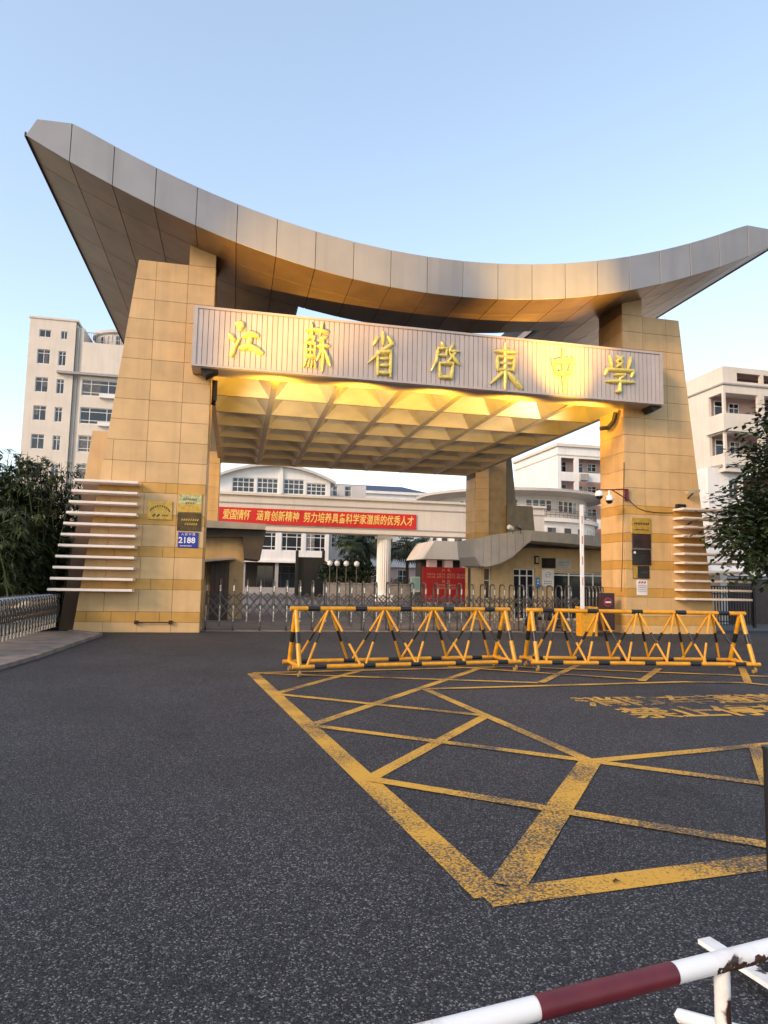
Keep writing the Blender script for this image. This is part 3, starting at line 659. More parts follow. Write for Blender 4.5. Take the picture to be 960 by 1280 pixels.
for i, (x, st) in enumerate(steps):
    M_ = MESH_A if st > .4 else MESH_B
    inst('arch', M_[0], rg, (x, 21.6, .0))
    for q in M_[1]: inst('sleeve', q, rg, (x, 21.6, .0))
    for b_ in M_[2]: inst('scissor_bar', b_, rg, (x, 21.6, .06))
    inst('lattice_diamond', M_[3], rg, (x, 21.6, .0))
    if i % 2 == 0: inst('caster', M_[4], rg, (x, 21.39, .0)); inst('caster', M_[4], rg, (x, 21.81, .0))
for k in range(5): inst('arch', MESH_A[0], rg, (11.75 + .13 * k, 21.3, 0)); inst('sleeve', MESH_A[1][0], rg, (11.75 + .13 * k, 21.3, .0)); inst('sleeve', MESH_A[1][1], rg, (11.75 + .13 * k, 21.3, .0))
m = MB(); m.box(12.05, 20.86, .12, 12.55, 21.05, 1.35); hd = m.build('drive_head', pm('dark_maroon_box', (.05, .018, .02), .4), rg)
m = MB(); m.tube((12.3, 20.84, 1.05), (12.3, 20.86, 1.05), .15, 20); m.build('stop_disc', REDS, hd)
m = MB(); m.tube((12.3, 20.835, 1.05), (12.3, 20.84, 1.05), .12, 20); m.build('disc_ring', pm('dark_disc', (.12, .02, .03), .5), hd)
m = MB(); m.box(12.2, 20.828, 1.025, 12.4, 20.836, 1.075); m.build('disc_bar', WHITE, hd)
# the second one, folded, at the left edge
lg = thing('retractable_gate', 'folded stainless gate in tight arches beside the pavement at left', 'gate', (-4.95, 17, .05))
ML = gate_meshes(.5, 1.0, .25); ML[0].materials[0] = STEEL
yy = 14.2; i = 0
while yy < 20.45:
    r90 = (0, 0, R(90)); 
    inst('arch', ML[0], lg, (-4.95, yy, .05), r90); inst('sleeve', ML[1][2], lg, (-4.95, yy, .0), r90); inst('sleeve', ML[1][3], lg, (-4.95, yy, .0), r90)
    for b_ in ML[2]: inst('scissor_bar', b_, lg, (-4.95, yy, .02), r90)
    yy += .25; i += 1
m = MB(); m.box(-4.75, 14.25, .06, -4.69, 14.55, .42); m.build('end_plate', WHITE, lg)

# ------------------------------------------------------------------ yellow and black barricades
def barricade(label, L, apex, dfoot, loc, ang):
    r = thing('barricade', label, 'barricade', (0, 0, 0), 'yellow and black barricades across the gateway')
    w2, zb, ztp = .39, .17, 1.12
    def rail(name, p0, p1, rad, bands):
        mm = MB(); mm.tube(p0, p1, rad, 12); o = mm.build(name, YEL, r, True)
        p0 = Vector(p0); p1 = Vector(p1); d = (p1 - p0)
        for t0, t1 in bands:
            mb_ = MB(); mb_.tube(p0 + d * t0, p0 + d * t1, rad + .004, 12); mb_.build('black_band', BLK, o, True)
        return o
    nb = 5
    bands = [((k + .38) / nb - .024 + .02, (k + .38) / nb + .026 + .02) for k in range(nb)]
    rail('top_rail', (-.1, 0, ztp), (L + .1, 0, ztp), .040, bands)
    b2 = [((k + .55) / 5 - .024, (k + .55) / 5 + .024) for k in range(5)]
    rail('bottom_rail', (-.12, -w2, zb), (L + .12, -w2, zb), .036, b2); rail('bottom_rail', (-.12, w2, zb), (L + .12, w2, zb), .036, [(t0 - .03, t1 - .03) for t0, t1 in b2])
    for ax in apex:
        for sx in (-1, 1):
            for sy in (-1, 1):
                rail('brace', (ax + .03 * sx, .015 * sy, ztp - .03), (ax + dfoot * sx, w2 * sy, zb + .02), .022, [(.42, .60)] if sx < 0 else [(.40, .62)])
    for ex in (0, L):
        for sy in (-1, 1): rail('end_leg', (ex, .02 * sy, ztp - .03), (ex, w2 * sy, zb), .041, [(.40, .60)])
        rail('end_bar', (ex, -w2, zb), (ex, w2, zb), .035, [])
        for sy in (-1, 1):
            mm = MB(); mm.tube((ex - .02, w2 * sy, .06), (ex + .02, w2 * sy, .06), .06, 12); mm.build('wheel', pm('wheel_rubber', (.30, .19, .06), .6), r)
            mm = MB(); mm.box(ex - .035, w2 * sy - .03, .075, ex + .035, w2 * sy + .03, .14); mm.build('wheel_fork', STEELD, r)
    r.location = loc; r.rotation_euler = (0, 0, R(ang)); return r
barricade('nearer left yellow and black tube barricade, its far end meeting the other', 4.12, (.60, 1.64, 2.60, 3.52), .47, (1.08, 11.96, 0), 7.6)
barricade('right yellow and black tube barricade standing before the right pillar', 4.26, (.55, 1.36, 2.14, 2.90, 3.64), .39, (5.66, 12.38, 0), -7.4)

# boom barrier
r_ = thing('boom_barrier', 'yellow cabinet boom barrier with its white arm raised upright', 'barrier', (11.05, 20.0, 0))
m = MB(); m.box(10.78, 19.85, 0, 11.33, 20.2, .86); m.box(10.76, 19.83, .86, 11.35, 20.22, .92); m.build('cabinet', YEL, r_)
p = onY(728, 757, 19.75)
m = MB(); m.box(p.x - .055, 19.72, .75, p.x + .055, 19.78, 4.15); arm = m.build('arm', WHITE, r_)
for k in range(4): m = MB(); m.box(p.x - .02, 19.715, 1.6 + .65 * k, p.x + .02, 19.785, 1.85 + .65 * k); m.build('faded_stripe', pm('faded_red', (.55, .25, .2), .6), arm)
# parked scooter behind the folding gate
r_ = thing('scooter', 'dark parked scooter with handlebar mirrors behind the folding gate', 'scooter', (10.9, 23.2, 0))
sx, sy = 10.6, 23.2
for dxw in (0, 1.15):
    m = MB(); mw = [(sx + dxw + .22 * math.cos(t * math.pi / 8), sy, .23 + .22 * math.sin(t * math.pi / 8)) for t in range(17)]; m.path(mw, .05, 6); wh_ = m.build('wheel', BLK, r_, True)
    m = MB(); m.tube((sx + dxw, sy - .03, .23), (sx + dxw, sy + .03, .23), .14, 12); m.build('hub', STEELD, wh_)
m = MB(); m.prism([(sx + .1, sy - .13, .30), (sx + .75, sy - .13, .28), (sx + 1.3, sy - .13, .5), (sx + 1.25, sy - .13, .66), (sx + .62, sy - .13, .62), (sx + .5, sy - .13, .42), (sx + .2, sy - .13, .42), (sx + .05, sy - .13, .9), (sx - .06, sy - .13, .9)], (0, .26, 0)); m.build('body', BLACKP, r_)
m = MB(); m.box(sx + .62, sy - .14, .66, sx + 1.3, sy + .14, .75); m.build('seat', BLK, r_)
m = MB(); m.path([(sx + .12, sy - .33, .98), (sx + .02, sy - .15, 1.0), (sx, sy + .15, 1.0), (sx + .12, sy + .33, .98)], .02, 6); m.tube((sx, sy, .25), (sx, sy, 1.0), .03, 8); hb = m.build('handlebar', STEELD, r_)
for s_ in (-1, 1):
    m = MB(); m.tube((sx + .05, sy + .25 * s_, 1.0), (sx + .0, sy + .3 * s_, 1.2), .01, 5); m.tube((sx - .01, sy + .3 * s_, 1.2), (sx + .01, sy + .3 * s_, 1.2), .055, 10); m.build('mirror', STEEL, hb)

# ------------------------------------------------------------------ foreground barrier rail
AX = onZ(520, 1298, .6); BX = onZ(975, 1183, .6); dirv = (BX - AX).normalized(); rr = .027
nrm2 = Vector((-dirv.y, dirv.x, 0))
r_ = thing('barrier_rail', 'chipped white and maroon tube barrier at the lower right corner', 'barrier', (BX.x, BX.y, 0))
A0 = AX - dirv * .35; B0 = BX + dirv * .5
def along(px, py): 
    q = onZ(px, py, .6); return q - nrm2 * ((q - AX).dot(nrm2)) 
m = MB(); m.tube(A0, B0, rr, 28); rail_o = m.build('rail', CHIP, r_, True)
ra, rb = along(669, 1260), along(841, 1217)
m = MB(); m.tube(ra, rb, rr + .0015, 28, cap=False); m.build('maroon_band', MAROON, rail_o, True)
pp = along(906, 1204)
m = MB(); m.tube((pp.x, pp.y, 0), (pp.x, pp.y, .585), .0215, 20); m.build('post', CHIP, r_, True)
m = MB(); q0 = onZ(880, 1178, .05); q1 = onZ(958, 1228, .05); dd = (q1 - q0).normalized() * 1; pq = Vector((-dd.y, dd.x, 0)) * .035
m.prism([q0 - pq, q1 + dd * .4 - pq, q1 + dd * .4 + pq, q0 + pq], (0, 0, .02)); m.build('foot_bar', CHIP, r_)
m = MB(); q2 = onZ(851, 1270, .05); m.tube(q2, q2 + Vector((.45, -.35, 0)), .024, 12); m.lathe(q2 - Vector((0, 0, 0)), [(0, .024), (.014, .02), (.024, 0), (.014, -.02), (0, -.024)], 10); m.build('foot_tube', CHIP, r_, True)
for i in range(14):  # rust patches on the underside of the rail near the post
    t = (i - 1.5) * .020; c = pp + dirv * t; a_ = R(-8 - random.random() * 34)
    vs = []; n_ = 9
    view = (Vector((0, 0, 1)) * math.sin(a_) - nrm2 * math.cos(a_)); tang = dirv; up_ = view.cross(tang)
    cc = Vector((c.x, c.y, .6)) + view * (rr - .001)
    mm = MB()
    pts = [cc + (tang * math.cos(2 * math.pi * k / n_) * 1.3 + up_ * math.sin(2 * math.pi * k / n_)) * (.009 + random.random() * .009) + view * .0012 for k in range(n_)]
    pts = [Vector((c.x, c.y, .6)) + ((p_ - Vector((c.x, c.y, .6))) - dirv * (p_ - Vector((c.x, c.y, .6))).dot(dirv)).normalized() * (rr + .001) + dirv * (p_ - Vector((c.x, c.y, .6))).dot(dirv) for p_ in pts]
    mm.prism(pts, -view * .004); mm.build('rust_patch', RUST, rail_o)
bp_ = onZ(966.5, 1188)
r_ = thing('bollard', 'slim black post at the right edge behind the tube barrier', 'bollard', bp_)
m = MB(); m.tube(bp_ + Vector((.03, 0, 0)), bp_ + Vector((.03, 0, .89)), .038, 16); m.build('post', BLK, r_, True)
m = MB(); m.tube(bp_ + Vector((.03, 0, .89)), bp_ + Vector((.03, 0, .905)), .042, 16); m.build('cap', BLK, r_)

# ------------------------------------------------------------------ guardhouses
CR = random.Random(5)
CURT = pm('dim_curtain', (.16, .15, .14), .25, var=.3, scale=4, rnd=.5)
def window(parent, x0, x1, z0, z1, Y, cols, rows, fw=.06, xdir=None, frame=FRAME, glass=GLASS, name='window', d=.06):
    """frame of bars with a glass sub-part; facade facing -Y unless xdir is given"""
    def P3(x, y, z_): return (x, y, z_) if xdir is None else xdir(x, y, z_)
    mm = MB()
    def bx(xa, ya, za, xb, yb, zb_):
        c = [(xa, ya, za), (xb, ya, za), (xb, yb, za), (xa, yb, za), (xa, ya, zb_), (xb, ya, zb_), (xb, yb, zb_), (xa, yb, zb_)]
        mm.add([P3(*q) for q in c], [(0, 3, 2, 1), (4, 5, 6, 7), (0, 1, 5, 4), (1, 2, 6, 5), (2, 3, 7, 6), (3, 0, 4, 7)])
    bx(x0, Y, z0, x0 + fw, Y + d, z1); bx(x1 - fw, Y, z0, x1, Y + d, z1); bx(x0 + fw, Y, z0, x1 - fw, Y + d, z0 + fw); bx(x0 + fw, Y, z1 - fw, x1 - fw, Y + d, z1)
    cs = [i / cols for i in range(1, cols)] if isinstance(cols, int) else cols
    rs = [i / rows for i in range(1, rows)] if isinstance(rows, int) else rows
    for c in cs: xc = x0 + (x1 - x0) * c; bx(xc - fw * .4, Y + .004, z0 + fw, xc + fw * .4, Y + d - .004, z1 - fw)
    for q in rs: zc = z0 + (z1 - z0) * q; bx(x0 + fw, Y + .008, zc - fw * .4, x1 - fw, Y + d - .008, zc + fw * .4)
    w = mm.build(name, frame, parent)
    g_ = MB(); g_.quad(P3(x0 + .01, Y + d * .6, z0 + .01), P3(x1 - .01, Y + d * .6, z0 + .01), P3(x1 - .01, Y + d * .6, z1 - .01), P3(x0 + .01, Y + d * .6, z1 - .01)); g_.build('pane', glass, w)
    if name in ('window', 'penthouse_window') and CR.random() < .6:
        f0 = CR.choice((.05, .5, .55, .03)); f1 = min(.97, f0 + CR.uniform(.2, .45)); ca, cb = x0 + (x1 - x0) * f0, x0 + (x1 - x0) * f1; ze = z0 + (z1 - z0) * CR.choice((.05, .05, .4))
        MB().quad(P3(ca, Y + d * .56, ze), P3(cb, Y + d * .56, ze), P3(cb, Y + d * .56, z1 - .02), P3(ca, Y + d * .56, z1 - .02)).build('curtain', CURT, w)
    return w
def facade(mb, x0, x1, z0, z1, Y, holes, depth=.2, P3=lambda x, y, z_: (x, y, z_)):
    """wall sheet at Y with rectangular holes and their reveals"""
    X_ = sorted(set([x0, x1] + [h[0] for h in holes] + [h[1] for h in holes])); Z_ = sorted(set([z0, z1] + [h[2] for h in holes] + [h[3] for h in holes]))
    for xa, xb in zip(X_[:-1], X_[1:]):
        for za, zb_ in zip(Z_[:-1], Z_[1:]):
            cx_, cz_ = (xa + xb) / 2, (za + zb_) / 2
            if any(h[0] < cx_ < h[1] and h[2] < cz_ < h[3] for h in holes): continue
            mb.quad(P3(xa, Y, za), P3(xb, Y, za), P3(xb, Y, zb_), P3(xa, Y, zb_))
    for a_, b_, c_, d_ in holes:
        mb.quad(P3(a_, Y, c_), P3(a_, Y + depth, c_), P3(a_, Y + depth, d_), P3(a_, Y, d_)); mb.quad(P3(b_, Y, c_), P3(b_, Y, d_), P3(b_, Y + depth, d_), P3(b_, Y + depth, c_))
        mb.quad(P3(a_, Y, c_), P3(b_, Y, c_), P3(b_, Y + depth, c_), P3(a_, Y + depth, c_)); mb.quad(P3(a_, Y, d_), P3(a_, Y + depth, d_), P3(b_, Y + depth, d_), P3(b_, Y, d_))

GY = 26.0
gh = thing('guardhouse', 'gold walled guardhouse with a swooping grey canopy behind the right pillar', 'building', (12.5, 28, 0))
top = [(592, 674), (620, 668), (655, 662.5), (700, 666), (748, 670), (800, 674)]
bot = [(800, 687), (748, 683), (700, 678.5), (664, 676), (655, 683), (640, 697), (625, 704.5), (607, 709), (600, 707), (594, 696)]
m = MB(); poly = [onY(x, y, GY) for x, y in top + bot]; m.prism(poly, (0, 2.1, 0)); m.build('canopy', GFASC, gh)
a = onY(650, 672, 28.1); m = MB(); m.box(a.x, 28.101, 3.16, onY(800, 672, 28).x, 31.6, 3.5); m.build('roof_slab', GFASC, gh)
for i in range(8):  # cladding sheets on the swoop front
    xa, xb = 594 + 10 * i, 603.4 + 10 * i
    def yb(x): 
        for (p, q) in zip(bot[:-1], bot[1:]):
            if q[0] <= x <= p[0]: return q[1] + (p[1] - q[1]) * (x - q[0]) / (p[0] - q[0])
    def yt(x):
        for (p, q) in zip(top[:-1], top[1:]):
            if p[0] <= x <= q[0]: return p[1] + (q[1] - p[1]) * (x - p[0]) / (q[0] - p[0])
    MB().slab([onY(xa, yb(xa), GY), onY(xb, yb(xb), GY), onY(xb, yt(xb), GY), onY(xa, yt(xa), GY)], (0, -1, 0), .02, .005).build('cladding_panel', GFASC, gh)
for xa, xb in ((674, 699), (700.5, 739), (741, 790)):
    MB().slab([onY(xa, yb(xa) or 678, GY), onY(xb, yb(xb), GY), onY(xb, yt(xb), GY), onY(xa, yt(xa), GY)], (0, -1, 0), .02, .005).build('cladding_panel', GFASC, gh)
WY = 27.6
wl = onY(601, 745, WY).x; wm = onY(676, 720, WY).x; wr = onY(800, 720, WY).x
ztop_ = 3.15
hA = (onY(642, 720, WY).x, onY(669, 720, WY).x, .05, 2.25); hB = (onY(692, 720, WY).x, wr - .3, .05, 2.15); hC = (onY(605, 720, WY).x, onY(614, 720, WY).x, .9, 2.25)
m = MB(); facade(m, wl, wr, 0, ztop_, WY, [hA, hB, hC], .25)
m.quad((wl, WY, 0), (wl, WY + 1.3, 0), (wl, WY + 1.3, ztop_), (wl, WY, ztop_)); m.build('wall', GUARDW, gh)
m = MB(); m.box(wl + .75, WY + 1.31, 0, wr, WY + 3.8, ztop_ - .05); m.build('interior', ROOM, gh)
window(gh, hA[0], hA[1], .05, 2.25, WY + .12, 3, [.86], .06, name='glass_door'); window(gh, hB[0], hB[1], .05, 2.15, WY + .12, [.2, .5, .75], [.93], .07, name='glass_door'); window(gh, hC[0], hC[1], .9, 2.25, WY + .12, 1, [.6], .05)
def sign_on(name, px, label, mat, Y, t=.03, cat='sign'):
    a = onY(px[0], px[3], Y); b = onY(px[2], px[1], Y); r = thing(name, label, cat, ((a.x + b.x) / 2, Y - .003, a.z))
    MB().slab([(a.x, Y - .003, a.z), (b.x, Y - .003, a.z), (b.x, Y - .003, b.z), (a.x, Y - .003, b.z)], (0, -1, 0), t, .005).build('panel', mat, r); return r, a, b
r_, a, b = sign_on('notice_board', (677, 712, 692, 733), 'tall white sign with a round emblem on the guardhouse wall', PAPER, WY)
m = MB(); c = ((a.x + b.x) / 2, WY - .034, b.z - .22); m.path([(c[0] + .11 * math.cos(t * math.pi / 8), c[1], c[2] + .11 * math.sin(t * math.pi / 8)) for t in range(17)], .014, 5); m.tube((c[0] - .07, c[1], c[2]), (c[0] + .07, c[1], c[2]), .014, 5); m.build('emblem', GREYP, r_)
dashes(r_, a, b, [(.3, .15, .85, 5, .08), (.18, .15, .85, 5, .06)], GREYP, WY - .034)
r_, a, b = sign_on('wall_sign', (695, 699, 713, 711), 'pale grey lettered sign above the guardhouse doors', pm('pale_sign', (.45, .44, .40), .5), WY)
dashes(r_, a, b, [(.66, .1, .9, 8, .14), (.4, .1, .9, 8, .14), (.2, .2, .8, 6, .1)], GREYP, WY - .034)
r_, a, b = sign_on('display_panel', (677, 698, 694, 710), 'dark blank panel left of the pale guardhouse sign', BLACKP, WY)
r_, a, b = sign_on('door_sign', (669.5, 722, 674.5, 736), 'narrow blue sign beside the guardhouse glass door', pm('sky_blue', (.05, .22, .45), .5), WY)
dashes(r_, a, b, [(.75, .2, .8, 1, .12), (.5, .2, .8, 1, .12), (.25, .2, .8, 1, .12)], WHITE, WY - .034)
p = onY(670, 700, WY); r_ = thing('wall_lantern', 'small dark wall lantern above the guardhouse door', 'lamp', p)
m = MB(); m.box(p.x - .09, WY - .12, p.z - .18, p.x + .09, WY - .003, p.z + .18); m.build('frame', IRON, r_); m = MB(); m.box(p.x - .06, WY - .13, p.z - .12, p.x + .06, WY - .121, p.z + .12); m.build('pane', pm('lantern_glass', (.5, .4, .2), .3), r_)
for i, (px_, py_) in enumerate(((641, 667), (651, 667))):
    p = onY(px_, py_, GY - .05); r_ = thing('floodlight', ('left' if i == 0 else 'right') + ' of two small spotlights on the guardhouse canopy edge', 'lamp', p, 'spotlights on the canopy edge')
    m = MB(); m.tube(p, p + Vector((0, 0, .14)), .02, 6); m.build('stand', STEELD, r_); m = MB(); q = p + Vector((0, 0, .2)); m.tube(q, q + Vector((-.22, -.1, .06)), .07, 10, .1); m.build('head', WHITE if i == 0 else STEELD, r_)
# left guardhouse, mirrored and mostly hidden by the left pillar
g2 = thing('guardhouse', 'gold guardhouse with dark canopy end behind the left pillar', 'building', (-2, 28, 0))
poly = [onY(x, y, 26.5) for x, y in ((200, 648), (258, 650), (333, 655), (331.5, 662), (200, 657))]
m = MB(); m.prism(poly, (0, 4, 0)); cb = m.build('canopy', GFASC, g2)
poly = [onY(x, y, 26.9) for x, y in ((200, 659), (333, 662.5), (325, 700), (305, 698), (304, 671), (200, 671))]
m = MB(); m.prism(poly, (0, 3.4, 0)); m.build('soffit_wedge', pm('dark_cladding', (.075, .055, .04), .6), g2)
xa, xb = -4.0, onY(305, 700, 27.3).x
m = MB(); m.box(xa, 27.3, 0, xb, 31, 3.2); m.build('wall', GUARDW, g2)
poly = [onY(x, y, 25.9) for x, y in ((225, 706), (258, 699), (294, 697), (294, 699), (258, 702), (225, 709))]
m = MB(); m.prism(poly, (0, 1.4, 0)); m.build('awning', TRIMG, g2)
m = MB(); a = onY(262, 740, 26.6); b = onY(287, 702, 26.6); m.box(a.x, 26.6, 0.0, b.x, 27.29, b.z); m.build('bay', pm('dark_brown_timber', (.06, .04, .03), .6), g2)
for k in range(4):
    m = MB(); x0_ = a.x + (b.x - a.x) * (k + .08) / 4; x1_ = a.x + (b.x - a.x) * (k + .92) / 4; m.box(x0_, 26.57, .9, x1_, 26.6, b.z - .1); m.build('bay_panel', pm('brown_slats', (.085, .05, .035), .6), g2)

# ------------------------------------------------------------------ school arch beam with the red banner
AY = 50.0
ar = thing('entrance_colonnade', 'long cream beam on fluted columns carrying the red banner', 'colonnade', (8, 50.5, 0))
m = MB(); m.box(-8, AY, 5.15, 24, AY + 1.6, 7.55); m.build('beam', WALLC, ar)
for z0_, z1_, o_ in ((7.55, 7.72, .18), (5.02, 5.15, .12), (6.95, 7.03, .05), (5.38, 5.46, .05)):
    m = MB(); m.box(-8.1, AY - o_, z0_, 24.1, AY + 1.6 + o_, z1_); m.build('moulding', WALLC if o_ > .06 else TRIMG, ar)
def column(x0_, x1_):
    cxx = (x0_ + x1_) / 2; rad = (x1_ - x0_) / 2; n_ = 40; prof = []
    mm = MB(); pts = []
    for k in range(n_): a_ = 2 * math.pi * k / n_; rr_ = rad * (1 if k % 2 else .92); pts.append((cxx + rr_ * math.cos(a_), AY + .8 + rr_ * math.sin(a_), .5))
    mm.prism(pts, (0, 0, 4.25)); o = mm.build('column', WALLW, ar)
    mm = MB(); mm.box(cxx - rad - .08, AY + .8 - rad - .08, 4.75, cxx + rad + .08, AY + .8 + rad + .08, 5.02); mm.build('capital', WALLW, o)
    mm = MB(); mm.box(cxx - rad - .1, AY + .8 - rad - .1, 0, cxx + rad + .1, AY + .8 + rad + .1, .5); mm.build('plinth', WALLW, o)
column(10.6, 11.66); column(-4.5, -3.4); column(20.5, 21.6)
a = onY(270, 657, AY - .06); b = onY(520.5, 646, AY - .06)
bz0, bz1 = 5.48, 6.62
bn = thing('banner', 'long red banner with yellow slogan characters hung along the beam', 'banner', ((a.x + b.x) / 2, AY - .06, bz0))
m = MB(); m.slab([(a.x - .3, AY - .055, bz0), (b.x, AY - .055, bz0), (b.x, AY - .055, bz1), (a.x - .3, AY - .055, bz1)], (0, -1, 0), .03, .005); m.build('cloth', RED, bn)
slog = [('爱国情怀', 278, 313), ('涵育创新精神', 320, 374), ('努力培养具备科学家潜质的优秀人才', 379, 517)]
for tx, xa, xb in slog:
    pa = onY(xa, 646, AY - .09).x; pb = onY(xb, 646, AY - .09).x
    m = MB(); n_ = len(tx)
    for k, c_ in enumerate(tx): text_mb(c_, .78, (pa + (pb - pa) * (k + .5) / n_, AY - .09, (bz0 + bz1) / 2), depth=.012, bold=.012, sx=.66, shear=.12, mb=m)
    m.build('slogan', BTXT, bn)

# ------------------------------------------------------------------ building A: arched top hall behind the beam
BY = 72.0
bA = thing('hall_building', 'white hall with a shallow arched roof and tall gridded windows', 'building', (3, 76, 0))
xl_, xr_ = -2.2, 9.75
arcz = lambda x: 11.75 + 1.55 * (1 - ((x - 3.9) / 6.2) ** 2)
holes = [(-.55, 1.75, 10.45, 12.0), (2.0, 4.25 - .05, 10.45, 12.25), (4.75, 6.95, 10.45, 12.15), (7.2, 9.3, 10.45, 11.75)]
lower = [(-1.9, .2, 4.45, 6.35), (.6, 1.9, 4.45, 6.35), (2.3, 4.2, 4.45, 6.35), (4.75, 6.9, 4.45, 6.35), (7.3, 9.4, 4.45, 6.35)]
mids = [(-1.9, .2, 7.6, 9.2), (2.3, 4.2, 7.6, 9.2), (4.75, 6.9, 7.6, 9.2), (7.3, 9.4, 7.6, 9.2)]
m = MB(); facade(m, xl_, xr_, 3.3, 11.6 + .5, BY, holes[:0] + [(h[0], h[1], h[2], min(h[3], 12.05)) for h in holes] + lower + mids, .25)
ap = [xl_ + (xr_ - xl_) * k / 16 for k in range(17)]
hx_ = holes
for xa, xb in zip(ap[:-1], ap[1:]): m.quad((xa, BY - .001, 12.1), (xb, BY - .001, 12.1), (xb, BY - .001, max(12.1, arcz(xb))), (xa, BY - .001, max(12.1, arcz(xa))))
m.box(xl_, BY + .4, 3.3, xr_, BY + 14, 11.6); m.build('wall', WALLW, bA)
for h in holes: window(bA, h[0], h[1], h[2], min(h[3], 12.05), BY + .1, 4, [.36, .7], .09)
for h in lower: window(bA, h[0], h[1], h[2], h[3], BY + .1, [.25, .75], [.22, .78], .09)
for h in mids: window(bA, h[0], h[1], h[2], h[3], BY + .1, 2, [.7], .09)
m = MB()
for xa, xb in zip([xl_ - .5 + (xr_ - xl_ + 1) * k / 20 for k in range(20)], [xl_ - .5 + (xr_ - xl_ + 1) * (k + 1) / 20 for k in range(20)]):
    za, zb_ = max(arcz(xa), 11.3), max(arcz(xb), 11.3)
    m.prism([(xa, BY - .7, za), (xb, BY - .7, zb_), (xb, BY - .7, zb_ + .28), (xa, BY - .7, za + .28)], (0, 15, 0), True)
m.build('arched_roof', WALLG, bA)
for z0_, o_ in ((9.35, .5), (9.75, .25), (3.2, .3)): m = MB(); m.box(xl_ - .3, BY - o_, z0_, xr_ + .3, BY - .002, z0_ + .22); m.build('ledge', WALLW, bA)
m = MB(); m.box(4.3, BY - .25, 9.97, 4.66, BY - .003, 13.3); m.build('pilaster', WALLW, bA)
m = text_mb('A', 1.25, (4.6, BY - .26, 10.0), depth=.08); m.build('letter', TRIMG, bA)
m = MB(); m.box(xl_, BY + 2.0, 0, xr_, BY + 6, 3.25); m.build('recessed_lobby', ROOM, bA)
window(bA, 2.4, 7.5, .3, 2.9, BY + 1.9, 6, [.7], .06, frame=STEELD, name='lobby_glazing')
for x in (.8, 4.2, 9.0): m = MB(); m.box(x, BY + .1, 0, x + .35, BY + .6, 3.2); m.build('lobby_column', TRIMG, bA)
for k in range(4): m = MB(); m.box(-1.5, BY - 2.8 + .4 * k, .006, 7.0, BY + 2 , .15 * (k + 1)); m.build('step', STONEP, bA)
m = MB(); a = onY(370, 733, 60); b = onY(404, 697, 60)
bw = thing('dark_wall', 'dark slatted screen wall with two posts left of the hedge', 'wall', (a.x, 60, 0)); m.box(a.x, 60, 0, b.x, 60.4, b.z); m.build('panel', pm('charcoal_panel', (.018, .018, .018), .5), bw)
for x in (370, 403): p0 = onY(x, 735, 59.9); p1 = onY(x, 691, 59.9); m = MB(); m.box(p0.x - .12, 59.7, 0, p0.x + .12, 59.98, p1.z + .2); m.build('post', BLK, bw)

# linking wing right of A, narrow windows
bL = thing('link_wing', 'pale grey wing with narrow windows right of the arched hall', 'building', (12, 80, 0))
lx0, lx1 = 9.9, 14.6
hs = []
for z0_ in (5.2, 8.0, 10.6):
    hs += [(10.7, 11.3, z0_, z0_ + 1.7), (12.1, 12.9, z0_, z0_ + 1.7)]
m = MB(); facade(m, lx0, lx1, 0, 12.45, 77, hs, .2); m.box(lx0, 77.3, 0, lx1, 82, 12.45); m.build('wall', WALLG, bL)
for h in hs: window(bL, h[0], h[1], h[2], h[3], 77.1, 1, [.3, .7], .08)

# long classroom building with blue roof
LY = 88.0
bB = thing('classroom_building', 'long white classroom block with blue tiled roof and open balconies', 'building', (20, 92, 0))
bx0, bx1 = 13.5, 27.5
ops = [(15.3, 18.0, 10.75, 12.25), (18.5, 22.0, 10.75, 12.25), (22.6, 24.6, 10.75, 12.25), (25.0, 27.1, 10.75, 12.25)]
ops2 = [(h[0], h[1], 7.7, 9.2) for h in ops]; ops3 = [(14.6, 18.2, 4.3, 6.3), (18.6, 22.2, 4.3, 6.3), (22.6, 27.1, 4.3, 6.3)]
m = MB(); facade(m, bx0, bx1, 3.6, 13.3, LY, ops + ops2 + ops3, .5); m.box(bx0, LY + 1.6, 0, bx1, LY + 10, 13.2); m.build('wall', WALLW, bB)
m = MB(); m.box(bx0, LY + 1.5, 3.7, bx1, LY + 1.59, 13.1); m.build('gallery_wall', WALLG, bB)
for h in ops + ops2:
    wm_ = (h[0] + h[1]) / 2; ww = (h[1] - h[0]) * .26
    window(bB, wm_ - ww * 1.6, wm_ - ww * .3, h[2] + .3, h[3] - .1, LY + 1.4, 2, [.6], .08); window(bB, wm_ + ww * .3, wm_ + ww * 1.6, h[2] + .3, h[3] - .1, LY + 1.4, 2, [.6], .08)
for h in ops3:
    m = MB(); n_ = int((h[1] - h[0]) / .35)
    for k in range(n_ + 1): x = h[0] + (h[1] - h[0]) * k / n_; m.box(x - .03, LY - .02, 4.3, x + .03, LY + .04, 5.4)
    m.box(h[0], LY - .03, 5.35, h[1], LY + .05, 5.45); m.build('railing', FRAME, bB)
    window(bB, h[0] + .4, h[0] + 1.5, 4.3, 6.1, LY + 1.4, 2, [.6], .08)
    window(bB, h[1] - 1.3, h[1] - .3, 4.3, 6.1, LY + 1.4, 2, [.6], .08, name='door')
m = MB(); m.box(bx0, LY + .3, 0, bx1, LY + 1.4, 3.6); m.build('ground_floor', WALLP, bB)
for x in (15.2, 18.0, 21.2, 24.5): window(bB, x, x + 1.5, .9, 3.0, LY + .25, 2, [.6], .08)
m = MB(); m.box(bx0, LY - .35, 13.0, bx1 + .3, LY, 13.35); m.box(bx0, LY - .15, 9.6, bx1, LY - .002, 9.9); m.box(bx0, LY - .25, 3.3, bx1, LY - .002, 3.75); m.build('cornice', WALLW, bB)
